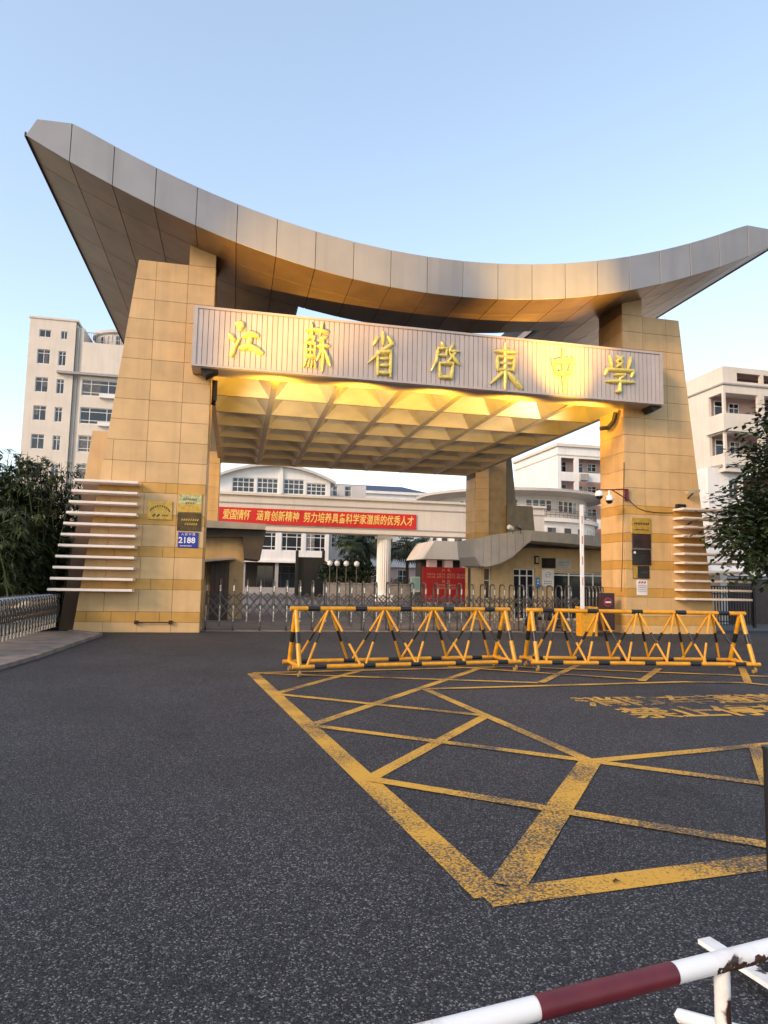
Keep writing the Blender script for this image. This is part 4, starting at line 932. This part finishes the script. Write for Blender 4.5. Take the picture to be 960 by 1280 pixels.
m = MB(); m.prism([(bx0 - 1.5, LY - .2, 13.36), (bx1 - 2.2, LY - .2, 13.36), (bx1 - 4.7, LY + 5, 14.75), (bx0 - 1.5, LY + 5, 14.75)], (0, .15, .05)); m.prism([(bx1 - 2.2, LY - .19, 13.355), (bx1 - 2.2, LY + 10, 13.355), (bx1 - 4.7, LY + 5, 14.78)], (-.1, 0, 0)); m.build('roof', ROOFB, bB)

# round building
RC = Vector((27.9, 66.5, 0)); RR = 8.6
bR = thing('round_building', 'white drum shaped building with an overhanging flat disc roof', 'building', RC)
m = MB(); n_ = 64
m.lathe(RC, [(RR, 0), (RR, 7.3), (RR + .35, 7.3), (RR + .35, 7.65), (RR - .9, 7.65)], n_); m.build('drum', WALLW, bR, True)
m = MB(); m.lathe(RC, [(RR - .8, 7.6), (RR - .8, 9.8)], n_); m.build('upper_wall', WALLG, bR, True)
m = MB(); m.lathe(RC, [(RR - 1.5, 9.7), (RR + 1.1, 10.0), (RR + 1.15, 10.25), (RR - 1.5, 10.5), (0, 10.55)], n_); m.build('disc_roof', WALLG, bR, True)
for k in range(34):
    a_ = R(180 + 8 + k * 4.85); 
    if k % 5 == 4: continue
    def PR(x, y, z_, a_=a_): return (RC.x + (RR - .8 - y) * math.cos(a_) - x * math.sin(a_), RC.y + (RR - .8 - y) * math.sin(a_) + x * math.cos(a_), z_)
    window(bR, -.31, .31, 8.3, 9.4, -.06, 1, [.6], .05, xdir=PR, d=.05)
for k in range(14):
    a_ = R(180 + 10 + k * 12)
    def PR(x, y, z_, a_=a_): return (RC.x + (RR - y) * math.cos(a_) - x * math.sin(a_), RC.y + (RR - y) * math.sin(a_) + x * math.cos(a_), z_)
    window(bR, -.5, .5, 5.0, 6.8, -.06, 1, [.5], .06, xdir=PR, d=.05)
m = MB()
for k in range(60):
    a0_, a1_ = R(180 + 3 * k), R(183 + 3 * k)
    for zz in (7.95, 8.18, 8.4): m.tube((RC.x + (RR + .15) * math.cos(a0_), RC.y + (RR + .15) * math.sin(a0_), zz), (RC.x + (RR + .15) * math.cos(a1_), RC.y + (RR + .15) * math.sin(a1_), zz), .025, 4)
    m.tube((RC.x + (RR + .15) * math.cos(a0_), RC.y + (RR + .15) * math.sin(a0_), 7.65), (RC.x + (RR + .15) * math.cos(a0_), RC.y + (RR + .15) * math.sin(a0_), 8.4), .025, 4)
m.build('railing', STEELD, bR)
# low porch block in front of the round building (left of the guardhouse)
pb = thing('porch_block', 'small cream porch with a flared roof beside the guardhouse', 'building', (15, 47, 0))
a = onY(533, 690, 46); b = onY(600, 690, 46); zt_ = onY(550, 676, 46).z; zb_ = onY(550, 699, 46).z
m = MB(); m.prism([(a.x - .2, 46, zb_), (b.x, 46, zb_), (b.x, 46, zt_), (a.x + .6, 46, zt_)], (0, 5, 0)); m.build('roof', WALLC, pb)
for x in (541, 561, 583): q = onY(x, 705, 46.3); m = MB(); m.box(q.x - .3, 46.3, 0, q.x + .3, 46.9, zb_ - .01); m.build('post', WALLP, pb)
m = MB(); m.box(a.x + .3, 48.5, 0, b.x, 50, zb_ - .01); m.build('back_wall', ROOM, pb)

# apartment slab with galleries behind (between the pillars, right)
CY = 85.0
bC = thing('dormitory', 'cream dormitory block with open galleries seen right of the rear pillar', 'building', (48, 92, 0))
cx0, cx1 = 42.8, 62
fl = [(16.9, 18.85), (13.7, 15.65), (10.5, 12.45), (7.3, 9.2)]
hs = []
for z0_, z1_ in fl: hs += [(43.3, 45.3, z0_, z1_), (45.95, 50.0, z0_, z1_), (50.6, 54.6, z0_, z1_)]
m = MB(); facade(m, cx0, cx1, 0, 20.4, CY, hs, .3); m.quad((cx0, CY, 0), (cx0, CY, 20.4), (cx0, CY + 15, 20.4), (cx0, CY + 15, 0)); m.build('wall', WALLW, bC)
m = MB(); m.quad((cx0 + .1, CY + 2, 0), (cx1, CY + 2, 0), (cx1, CY + 2, 20), (cx0 + .1, CY + 2, 20)); m.build('gallery_wall', WALLP, bC)
m = MB(); m.box(cx0 - .3, CY - .3, 20.4, cx1, CY + 15, 20.8); m.box(cx0 - .1, CY - .1, 19.2, cx1, CY + 14.9, 19.35); m.build('parapet', WALLC, bC)
for z0_, z1_ in fl:
    window(bC, 43.6, 45.0, z0_ + .2, z1_ - .2, CY + 1.8, 2, [.6], .08); window(bC, 46.6, 47.6, z0_, z1_ - .3, CY + 1.8, 1, [.7], .08, name='door'); window(bC, 48.2, 49.6, z0_ + .5, z1_ - .3, CY + 1.8, 2, [.6], .08)
    m = MB(); m.box(46.0, CY - .5, z0_ - 1.1, 47.2, CY - .01, z0_ - .2); m.build('air_conditioner', TRIMG, bC)

# right apartment building D
DY = 46.0
bD = thing('apartment_building', 'cream apartment block with corner balconies behind the right pillar', 'building', (45, 52, 0))
dx0, dx1 = 37.5, 60
fls = [(15.35, 17.05), (12.1, 13.8)]
hs = [(h0, h1, z0_, z1_) for z0_, z1_ in fls for h0, h1 in ((37.7, 40.7), (41.3, 45), (45.6, 50))] + [(38.8, 41.0, 18.05, 18.75), (41.3, 43.5, 18.05, 18.75)]
m = MB(); facade(m, dx0, dx1, 11.2, 19.2, DY, hs, .25)
PD = lambda x, y, z_: (dx0 + y, DY + x, z_)
facade(m, 0, 14, 11.2, 19.2, 0, [(.2, 1.75, z0_, z1_) for z0_, z1_ in fls], .25, PD); m.build('wall', WALLC, bD)
m = MB(); m.quad((dx0 + .2, DY + 2.1, 11), (dx1, DY + 2.1, 11), (dx1, DY + 2.1, 19), (dx0 + .2, DY + 2.1, 19)); m.quad((dx0, DY, 19.2), (dx1, DY, 19.2), (dx1, DY + 14, 19.2), (dx0, DY + 14, 19.2)); m.build('gallery_wall', WALLP, bD)
for z0_, z1_ in fls:
    m = MB(); m.box(dx0 + .02, DY + .3, z1_ + .25, dx1, DY + 2.1, z1_ + .45); m.box(dx0 + .02, DY + .02, z0_ - .35, dx1, DY + 2.1, z0_ - .15); m.build('gallery_slab', WALLG, bD)
    m = MB(); m.box(dx0 - .25, DY - .25, z0_ - 1.5 + .05, dx0 + 3.2, DY - .003, z0_ - .02); m.box(dx0 - .25, DY - .003, z0_ - 1.5 + .05, dx0 - .003, DY + 1.9, z0_ - .02); m.build('balcony_parapet', WALLC, bD)
    window(bD, 38.2, 39.2, z0_, z1_ - .1, DY + 2.0, 1, [.7], .08, name='door'); window(bD, 39.6, 40.6, z0_ + .4, z1_ - .2, DY + 2.0, 2, [.6], .08); window(bD, 42.2, 43.6, z0_ + .4, z1_ - .2, DY + 2.0, 2, [.6], .08)
m = MB(); m.box(dx0 - .12, DY - .12, 17.7, dx1, DY - .002, 17.82); m.box(dx0 - .12, DY - .002, 17.7, dx0 - .002, DY + 14, 17.82); m.build('string_course', TRIMG, bD)
m = MB(); m.box(dx0 - .15, DY - .35, 11.0, dx1, DY - .002, 11.22); m.box(dx0 - .35, DY - .002, 11.0, dx0 - .002, DY + 14, 11.22); m.build('ledge', TRIMG, bD)
m = MB(); hs = [(38.1, 39.0, 8.6, 10.1), (38.1, 39.0, 5.2, 6.7)]
facade(m, 36.2, 39.4, 2.6, 11.0, DY + .4, hs, .2); m.quad((36.2, DY + .4, 2.6), (36.2, DY + .4, 11), (36.2, DY + 12, 11), (36.2, DY + 12, 2.6)); m.quad((39.4, DY + .4, 2.6), (39.4, DY + 12, 2.6), (39.4, DY + 12, 11), (39.4, DY + .4, 11)); m.build('lower_wall', WALLW, bD)
for h in hs: window(bD, h[0], h[1], h[2], h[3], DY + .5, 2, 1, .08)
m = MB(); m.box(36.4, DY + .5, 0, 60, DY + 9, 2.6); m.box(39.5, DY + 3, 2.6, 60, DY + 9, 11); m.build('ground_floor', pm('dim_brown_wall', (.22, .15, .10), .8), bD)
m = MB(); m.box(35.4, DY - .8, 2.5, 60, DY + .39, 2.85); m.build('canopy_ledge', WALLW, bD)
for x in (40.2, 41.9, 43.6): window(bD, x, x + 1.1, 4.0, 5.8, DY + 2.9, 2, [.6], .08); window(bD, x, x + 1.1, 7.4, 9.2, DY + 2.9, 2, [.6], .08)
window(bD, 36.9, 38.6, .4, 2.1, DY + .42, 2, [.6], .1)

# left tower block E
EY = 75.0
bE = thing('tower_block', 'tall cream residential block rising behind the bamboo at left', 'building', (-17, 82, 0))
ex0, ex1 = -21.8, -17.3
hs = [(-20.85, -19.7, 26.15, 26.95), (-18.75, -18.1, 26.1, 26.95)]
for k in range(8):
    z1_ = 24.85 - 3.0 * k; hs += [(-20.9, -19.65, z1_ - 1.55, z1_), (-18.85, -18.1, z1_ - 1.6, z1_ - .05)]
m = MB(); facade(m, ex0, ex1, 0, 28.1, EY, hs, .2); m.quad((ex0, EY, 0), (ex0, EY, 28.1), (ex0, EY + 12, 28.1), (ex0, EY + 12, 0)); m.box(ex0 + .3, EY + .5, 0, ex1, EY + 12, 28.0); m.build('wall', WALLC, bE)
for h in hs: window(bE, h[0], h[1], h[2], h[3], EY + .1, 2, [] if h[2] > 26 else [.74], .07)
m = MB(); m.box(ex0 - .1, EY - .1, 28.1, ex1 + .2, EY + 12, 28.3); m.build('parapet', WALLC, bE)
m = MB(); m.box(ex1, EY + .35, 0, ex1 + .75, EY + 12, 27.6); m.build('recess_wall', WALLC, bE)
m = MB(); m.tube((ex1 + .3, EY + .25, 0), (ex1 + .3, EY + .25, 27.6), .06, 8); m.build('drain_pipe', WALLG, bE)
fx0, fx1 = ex1 + .75, -9.5; hs = []
for k in range(7): z1_ = 22.0 - 3.0 * k; hs += [(fx0 + .15, fx0 + 4.4, z1_ - 1.75, z1_), (fx0 + 4.6, fx0 + 6.8, z1_ - 1.75, z1_)]
m = MB(); facade(m, fx0, fx1, 0, 26.0, EY, hs, .25); m.box(fx0, EY + .5, 0, fx1, EY + 12, 25.9); m.build('bay_wall', WALLC, bE)
for h in hs: window(bE, h[0], h[1], h[2], h[3], EY + .1, [.22, .62] if h[1] - h[0] > 3 else [.5], [.22, .74], .08)
for k in range(3): m = MB(); z1_ = 22.0 - 3 * k; m.box(fx0 + 2.0, EY - .45, z1_ - 1.95, fx0 + 4.2, EY - .002, z1_ - 1.55); m.build('planter_ledge', WALLW, bE)
m = MB(); m.box(ex1 - 1.5, EY - .5, 22.35, fx1, EY - .002, 22.6); m.build('ledge', TRIMG, bE)
m = MB()
for k in range(40): x = fx0 + .1 + k * .17; m.box(x - .015, EY + .05, 26.0, x + .015, EY + .08, 27.1)
m.box(fx0, EY + .04, 27.05, fx1, EY + .1, 27.12); m.build('roof_railing', TRIMG, bE)
m = MB(); m.lathe((fx0 + 3.6, EY + 4.4, 0), [(3.2, 25.9), (3.2, 27.6), (3.5, 27.7), (3.5, 28.0), (0, 28.2)], 32); pen = m.build('penthouse', WALLG, bE, True)
for k in range(6):
    a_ = R(230 + 17 * k)
    def PR(x, y, z_, a_=a_): return (fx0 + 3.6 + (3.2 - y) * math.cos(a_) - x * math.sin(a_), EY + 4.4 + (3.2 - y) * math.sin(a_) + x * math.cos(a_), z_)
    window(pen, -.28, .28, 26.0, 27.4, -.05, 1, [.6], .05, xdir=PR, name='penthouse_window', d=.04).children and None

# ------------------------------------------------------------------ yard furniture
r_ = thing('notice_board', 'large red notice board with pale characters standing in the yard', 'notice board', (12.7, 40, 0))
a = onY(527, 745, 40); b = onY(587, 710, 40); z1_ = 2.47
m = MB(); m.slab([(a.x, 40, .35), (b.x, 40, .35), (b.x, 40, z1_), (a.x, 40, z1_)], (0, -1, 0), .06, .01); m.build('panel', REDB, r_)
for x in (a.x + .3, b.x - .3): m = MB(); m.box(x - .05, 40.0, 0, x + .05, 40.1, z1_ - .1); m.build('leg', STEELD, r_)
cxb = (a.x + b.x) / 2; m = MB(); yb_ = 39.94
def line(s_, z_, size): text_mb(s_, size, (cxb, yb_, z_), depth=.006, mb=m, spacing=1.05)
line('八  礼', 2.28, .22); line('仪表之礼  仪式之礼  言谈之礼  待人之礼', 2.03, .135); line('行走之礼  观赏之礼  游览之礼  餐饮之礼', 1.86, .135); line('四  仪', 1.6, .2); line('入学仪式   成长仪式', 1.38, .135); line('青春仪式   成人仪式', 1.2, .135)
m.build('lettering', PTXT, r_)
r_ = thing('notice_board', 'small pale teal notice board left of the red board', 'notice board', (10.8, 42, 0))
a = onY(513, 740, 42); b = onY(525, 721, 42)
m = MB(); m.slab([(a.x, 42, a.z), (b.x, 42, a.z), (b.x, 42, b.z), (a.x, 42, b.z)], (0, -1, 0), .05, .01); pn = m.build('panel', FRAME, r_)
m = MB(); m.box(a.x + .05, 41.935, a.z + .12, b.x - .05, 41.95, b.z - .06); m.build('poster', TEAL, pn)
for x in (a.x + .08, b.x - .08): m = MB(); m.box(x - .03, 42.0, 0, x + .03, 42.06, a.z); m.build('leg', STEELD, r_)
# planter with hedges and globe lamps
pl = thing('planter', 'long pale granite planter box holding clipped shrubs', 'planter', (6, 54, 0))
m = MB(); a = onY(408, 735, 53); b = onY(470, 735, 53); m.box(a.x, 53, 0, b.x + 3.5, 55, 1.25); m.build('trough', STONEP, pl)
m = MB(); m.box(a.x - .08, 52.92, 1.25, b.x + 3.58, 55.08, 1.34); m.build('coping', STONEP, pl)
def leafball(mb, c, rx, ry, rz, n, s, rnd):
    for _ in range(n):
        while True:
            p = Vector((rnd.uniform(-1, 1), rnd.uniform(-1, 1), rnd.uniform(-1, 1)))
            if .25 < p.length < 1: break
        q = Vector((c[0] + p.x * rx, c[1] + p.y * ry, c[2] + p.z * rz))
        d = Vector((rnd.uniform(-1, 1), rnd.uniform(-1, 1), rnd.uniform(-.8, .6))).normalized(); e = d.cross(Vector((rnd.uniform(-1, 1), rnd.uniform(-1, 1), rnd.uniform(-1, 1)))).normalized()
        l = s * rnd.uniform(.6, 1.3); w = l * .32
        mb.quad(q, q + d * l * .5 + e * w, q + d * l, q + d * l * .5 - e * w)
rn = random.Random(3)
for i, (px_, w_, py_, h_, lab) in enumerate(((412, .9, 716, .9, 'leftmost rounded dark shrub behind the planter'), (424, 1.0, 715, 1.0, 'second rounded dark shrub under the globe lamps'), (440, 1.3, 712, 1.3, 'broad dark shrub, widest of the row'), (452, 1.1, 713, 1.1, 'rightmost dark shrub next to the slim palm trunk'))):
    p = onY(px_, py_, 54.4); sh = thing('shrub', lab, 'shrub', (p.x, 54.4, 1.2), 'dark shrubs in the planter')
    mm = MB(); leafball(mm, (p.x, 54.4, p.z), w_, .8, h_, 900, .26, rn); mm.build('foliage', LEAF, sh)
    mm = MB(); mm.tube((p.x, 54.4, 1.2), (p.x, 54.4, p.z), .06, 6); mm.build('stem', BARK, sh)
mm = MB(); 
for k in range(12): leafball(mm, (a.x + .4 + k * .55, 53.6, 1.55), .4, .45, .32, 90, .14, rn)
tag(mm.build('hedge', HEDGE), 'low clipped hedge in front of the shrubs on the planter', 'hedge')
proto = None
for i, (px_, py_) in enumerate(((412.5, 704), (421.5, 703.5), (433, 702), (446, 700.5))):
    p = onY(px_, py_, 52)
    labs = ['leftmost of four white globe lamps over the shrubs', 'second globe lamp from the left over the shrubs', 'third globe lamp from the left over the shrubs', 'rightmost and largest looking white globe lamp']
    if proto is None:
        proto = thing('globe_lamp', labs[0], 'lamp', (p.x, 52, 0), 'white globe lamps in the yard')
        mm = MB(); mm.tube((p.x, 52, 0), (p.x, 52, p.z - .2), .035, 8); mm.build('pole', STEELD, proto)
        mm = MB(); mm.lathe((p.x, 52, p.z), [(.22 * math.sin(t * math.pi / 8), .22 * math.cos(t * math.pi / 8)) for t in range(9)], 14); mm.build('globe', GLOBE, proto, True)
    else:
        c = copy_tree(proto); c.location = (p.x, 52, 0); c['label'] = labs[i]
# palms
def palm(px_, base_y, topy, Y, lab, crown=1.5, seed=1):
    rn = random.Random(seed); b0 = onY(px_, base_y, Y); tp = onY(px_ + .3, topy, Y)
    t = thing('palm_tree', lab, 'tree', (b0.x, Y, 0), 'fan palms in the yard')
    mm = MB(); mm.path([(b0.x, Y, 0), (b0.x + .05, Y, tp.z * .5), (tp.x, Y, tp.z)], [.17, .14, .15], 8); mm.build('trunk', BARK, t, True)
    mm = MB()
    for k in range(46):
        a_ = rn.uniform(0, 2 * math.pi); el = rn.uniform(-1.0, 1.1); L = crown * rn.uniform(.55, .8)
        d = Vector((math.cos(a_) * math.cos(el), math.sin(a_) * math.cos(el), math.sin(el))); hub = Vector((tp.x, Y, tp.z)) + d * L
        mm.tube((tp.x, Y, tp.z), hub, .02, 4)
        s_ = d.cross(Vector((0, 0, 1))).normalized(); u_ = s_.cross(d)
        for q in range(-5, 6):
            f_ = R(q * 15); dd_ = (d * math.cos(f_) + s_ * math.sin(f_)).normalized(); tip = hub + dd_ * crown * .55 + Vector((0, 0, -.25 * crown * abs(math.sin(f_)) - .12)); w_ = s_ * math.cos(f_) * .075 - d * math.sin(f_) * .075
            mid = hub + dd_ * crown * .3 + u_ * .05
            mm.quad(hub, mid + w_, tip, mid - w_)
    mm.build('crown', LEAFP, t)
palm(441.5, 735, 672, 58, 'left fan palm of the close group before the pale wing', 1.7, 1)
palm(451.5, 735, 675, 60, 'middle fan palm of the close group before the pale wing', 1.6, 2)
palm(460.5, 735, 681, 62, 'short right fan palm of the close group', 1.5, 3)
palm(475.0, 738, 672, 56, 'slim dark palm against the left side of the fluted column', .9, 5)
palm(508, 738, 679, 56, 'lone fan palm right of the fluted column', 1.9, 4)

# iron fence right of the gate and dark side wall
fr = thing('iron_fence', 'dark iron bar fence beyond the right fins', 'fence', (19.5, 24, 0))
fx0_, fx1_ = 17.2, 20.7
for zz in (.25, 1.35, 1.65): m = MB(); m.box(fx0_, 23.98, zz - .02, fx1_, 24.02, zz + .02); m.build('rail', IRON, fr)
bar = MB(); bar.box(-.016, -.016, .1, .016, .016, 1.66); bme = bar.mesh('bar', IRON)
for k in range(27): inst('bar', bme, fr, (fx0_ + .13 * k, 24, 0))
for x in (fx0_ - .1, fx1_): m = MB(); m.box(x - .05, 23.95, 0, x + .05, 24.05, 1.85); m.build('post', IRON, fr)
wl_ = thing('side_wall', 'dim brown boundary wall behind the iron fence at right', 'wall', (24, 27, 0))
m = MB(); m.box(21.2, 26.5, 0, 40, 26.8, 2.0); m.build('panel', pm('dim_wall', (.10, .07, .06), .8, stain=.2), wl_); m = MB(); m.box(21.1, 26.4, 2.0, 40, 26.9, 2.1); m.build('coping', TRIMG, wl_)
m = MB(); m.box(21.0, 26.3, 0, 21.35, 26.95, 2.3); m.build('end_pier', WALLG, wl_)
fr2 = copy_tree(fr); fr2.location = (24.4, 24, 0); fr2['label'] = 'dark iron bar fence panel cut by the right edge of view'

# ------------------------------------------------------------------ trees
def leafy_tree(name, label, base, top, lobes, n, s, mat, seed, limb_r=.12):
    rn = random.Random(seed); t = thing(name, label, 'tree', base)
    mm = MB(); b0 = Vector(base); tp = Vector(top)
    mm.path([b0, b0 + (tp - b0) * .5 + Vector((.1, .05, 0)), tp], [limb_r * 1.5, limb_r * 1.1, limb_r * .7], 10)
    for c, r in lobes: mm.path([b0 + (tp - b0) * .75, (Vector(c) + tp) / 2 + Vector((0, 0, -.1)), Vector(c)], [limb_r * .7, limb_r * .35, .02], 6)
    mm.build('trunk', BARK, t, True)
    mm = MB()
    for c, r in lobes:
        c = Vector(c)
        for k in range(int(n * r * r * r)):
            # sprays of leaves along drooping twigs
            p = Vector((rn.gauss(0, .5), rn.gauss(0, .5), rn.gauss(0, .36))) * r
            if p.length > r * 1.25: continue
            d = (p.normalized() + Vector((0, 0, -.35)) + Vector((rn.uniform(-.4, .4), rn.uniform(-.4, .4), rn.uniform(-.2, .2)))).normalized()
            for q in range(7):
                o_ = c + p + d * (q * s * .55); sd = d.cross(Vector((0, 0, 1))).normalized() * (1 if q % 2 else -1)
                ld = (d * .6 + sd * .8 + Vector((0, 0, rn.uniform(-.5, .15)))).normalized(); l = s * rn.uniform(.8, 1.3); e = ld.cross(Vector((rn.uniform(-.3, .3), rn.uniform(-.3, .3), 1))).normalized() * l * .27
                mm.mi = 1 if rn.random() < .22 else 0; mm.quad(o_, o_ + ld * l * .45 + e, o_ + ld * l, o_ + ld * l * .45 - e)
    mm.build('crown', [mat, LEAF2], t); return t
TY = 18.6
def L_(x, y, Y=TY, r=.8): return (tuple(onY(x, y, Y)), r)
leafy_tree('broadleaf_tree', 'dark broadleaf tree leaning in from the right edge over the fins', (18.6, TY + .4, 0), (18.3, TY, 4.2),
           [L_(950, 655, TY, .95), L_(925, 665, TY - .2, .6), L_(958, 690, TY, .6), L_(905, 648, TY, .38), L_(935, 625, TY, .55), L_(960, 615, TY, .8), L_(955, 560, TY + .2, .55), L_(940, 586, TY, .36), L_(985, 640, TY, 1.2), L_(985, 560, TY, .9), L_(915, 700, TY - .1, .32), L_(1010, 690, TY, 1.1), L_(898, 667, TY - .1, .28), L_(952, 530, TY, .4), L_(980, 515, TY, .6)], 210, .24, LEAF, 11)
def bamboo(label, x0_, x1_, Y, h, n, seed):
    rn = random.Random(seed); t = thing('bamboo_clump', label, 'plant', ((x0_ + x1_) / 2, Y, 0), 'bamboo clumps at the left')
    cm = MB(); lm = MB()
    for k in range(n):
        x = rn.uniform(x0_, x1_); y = Y + rn.uniform(-.9, .9); hh_ = h * rn.uniform(.72, 1.0); bx_, by_ = rn.uniform(-.5, .5), rn.uniform(-.6, .3)
        pts = [Vector((x + bx_ * (q / 5) ** 2, y + by_ * (q / 5) ** 2, hh_ * q / 5)) for q in range(6)]
        cm.path(pts, [.03, .028, .025, .02, .014, .006], 5)
        for q in range(34):
            f_ = rn.uniform(.10, 1.0); i0 = min(4, int(f_ * 5)); p = pts[i0].lerp(pts[i0 + 1], f_ * 5 - i0)
            a_ = rn.uniform(0, 2 * math.pi); d = Vector((math.cos(a_), math.sin(a_), rn.uniform(-.1, .5))); tw = p + d * rn.uniform(.15, .6)
            for w_ in range(8):
                a2 = a_ + rn.uniform(-1.2, 1.2); ld = Vector((math.cos(a2), math.sin(a2), rn.uniform(-1.3, .1))).normalized(); l = rn.uniform(.2, .36); e = ld.cross(Vector((rn.uniform(-.5, .5), rn.uniform(-.5, .5), 1))).normalized() * .026
                o_ = p.lerp(tw, rn.uniform(.4, 1)); lm.mi = 1 if rn.random() < .2 else 0; lm.quad(o_, o_ + ld * l * .4 + e, o_ + ld * l, o_ + ld * l * .4 - e)
    cm.build('culms', CULM, t); lm.build('foliage', [LEAFB, LEAFB2], t)
bamboo('dense dark bamboo clump next to the left pillar fins', -7.4, -4.9, 22.6, 5.3, 95, 21)
bamboo('taller bamboo clump at the left edge behind the folded gate', -11, -7.4, 22.2, 5.8, 110, 22)
bamboo('low bamboo growth right behind the folded gate arches', -8.5, -5.7, 20.6, 3.6, 70, 23)
m = MB(); m.box(-14, 24.2, 0, -4.9, 24.5, 2.6); bwall = tag(m.build('boundary_wall', pm('dark_damp_wall', (.06, .05, .04), .9)), 'dark low wall hidden behind the bamboo', 'wall')

# fallen leaf on the paint
q = onZ(770, 1102, .007); lf = MB(); lf.add([q + Vector((-.02, -.01, 0)), q + Vector((0, -.018, .012)), q + Vector((.022, -.004, .004)), q + Vector((.004, .014, .014)), q + Vector((-.014, .01, .003))], [(0, 1, 3, 4), (1, 2, 3)])
tag(lf.build('fallen_leaf', RUST), 'single curled brown leaf lying on the near yellow line', 'leaf')
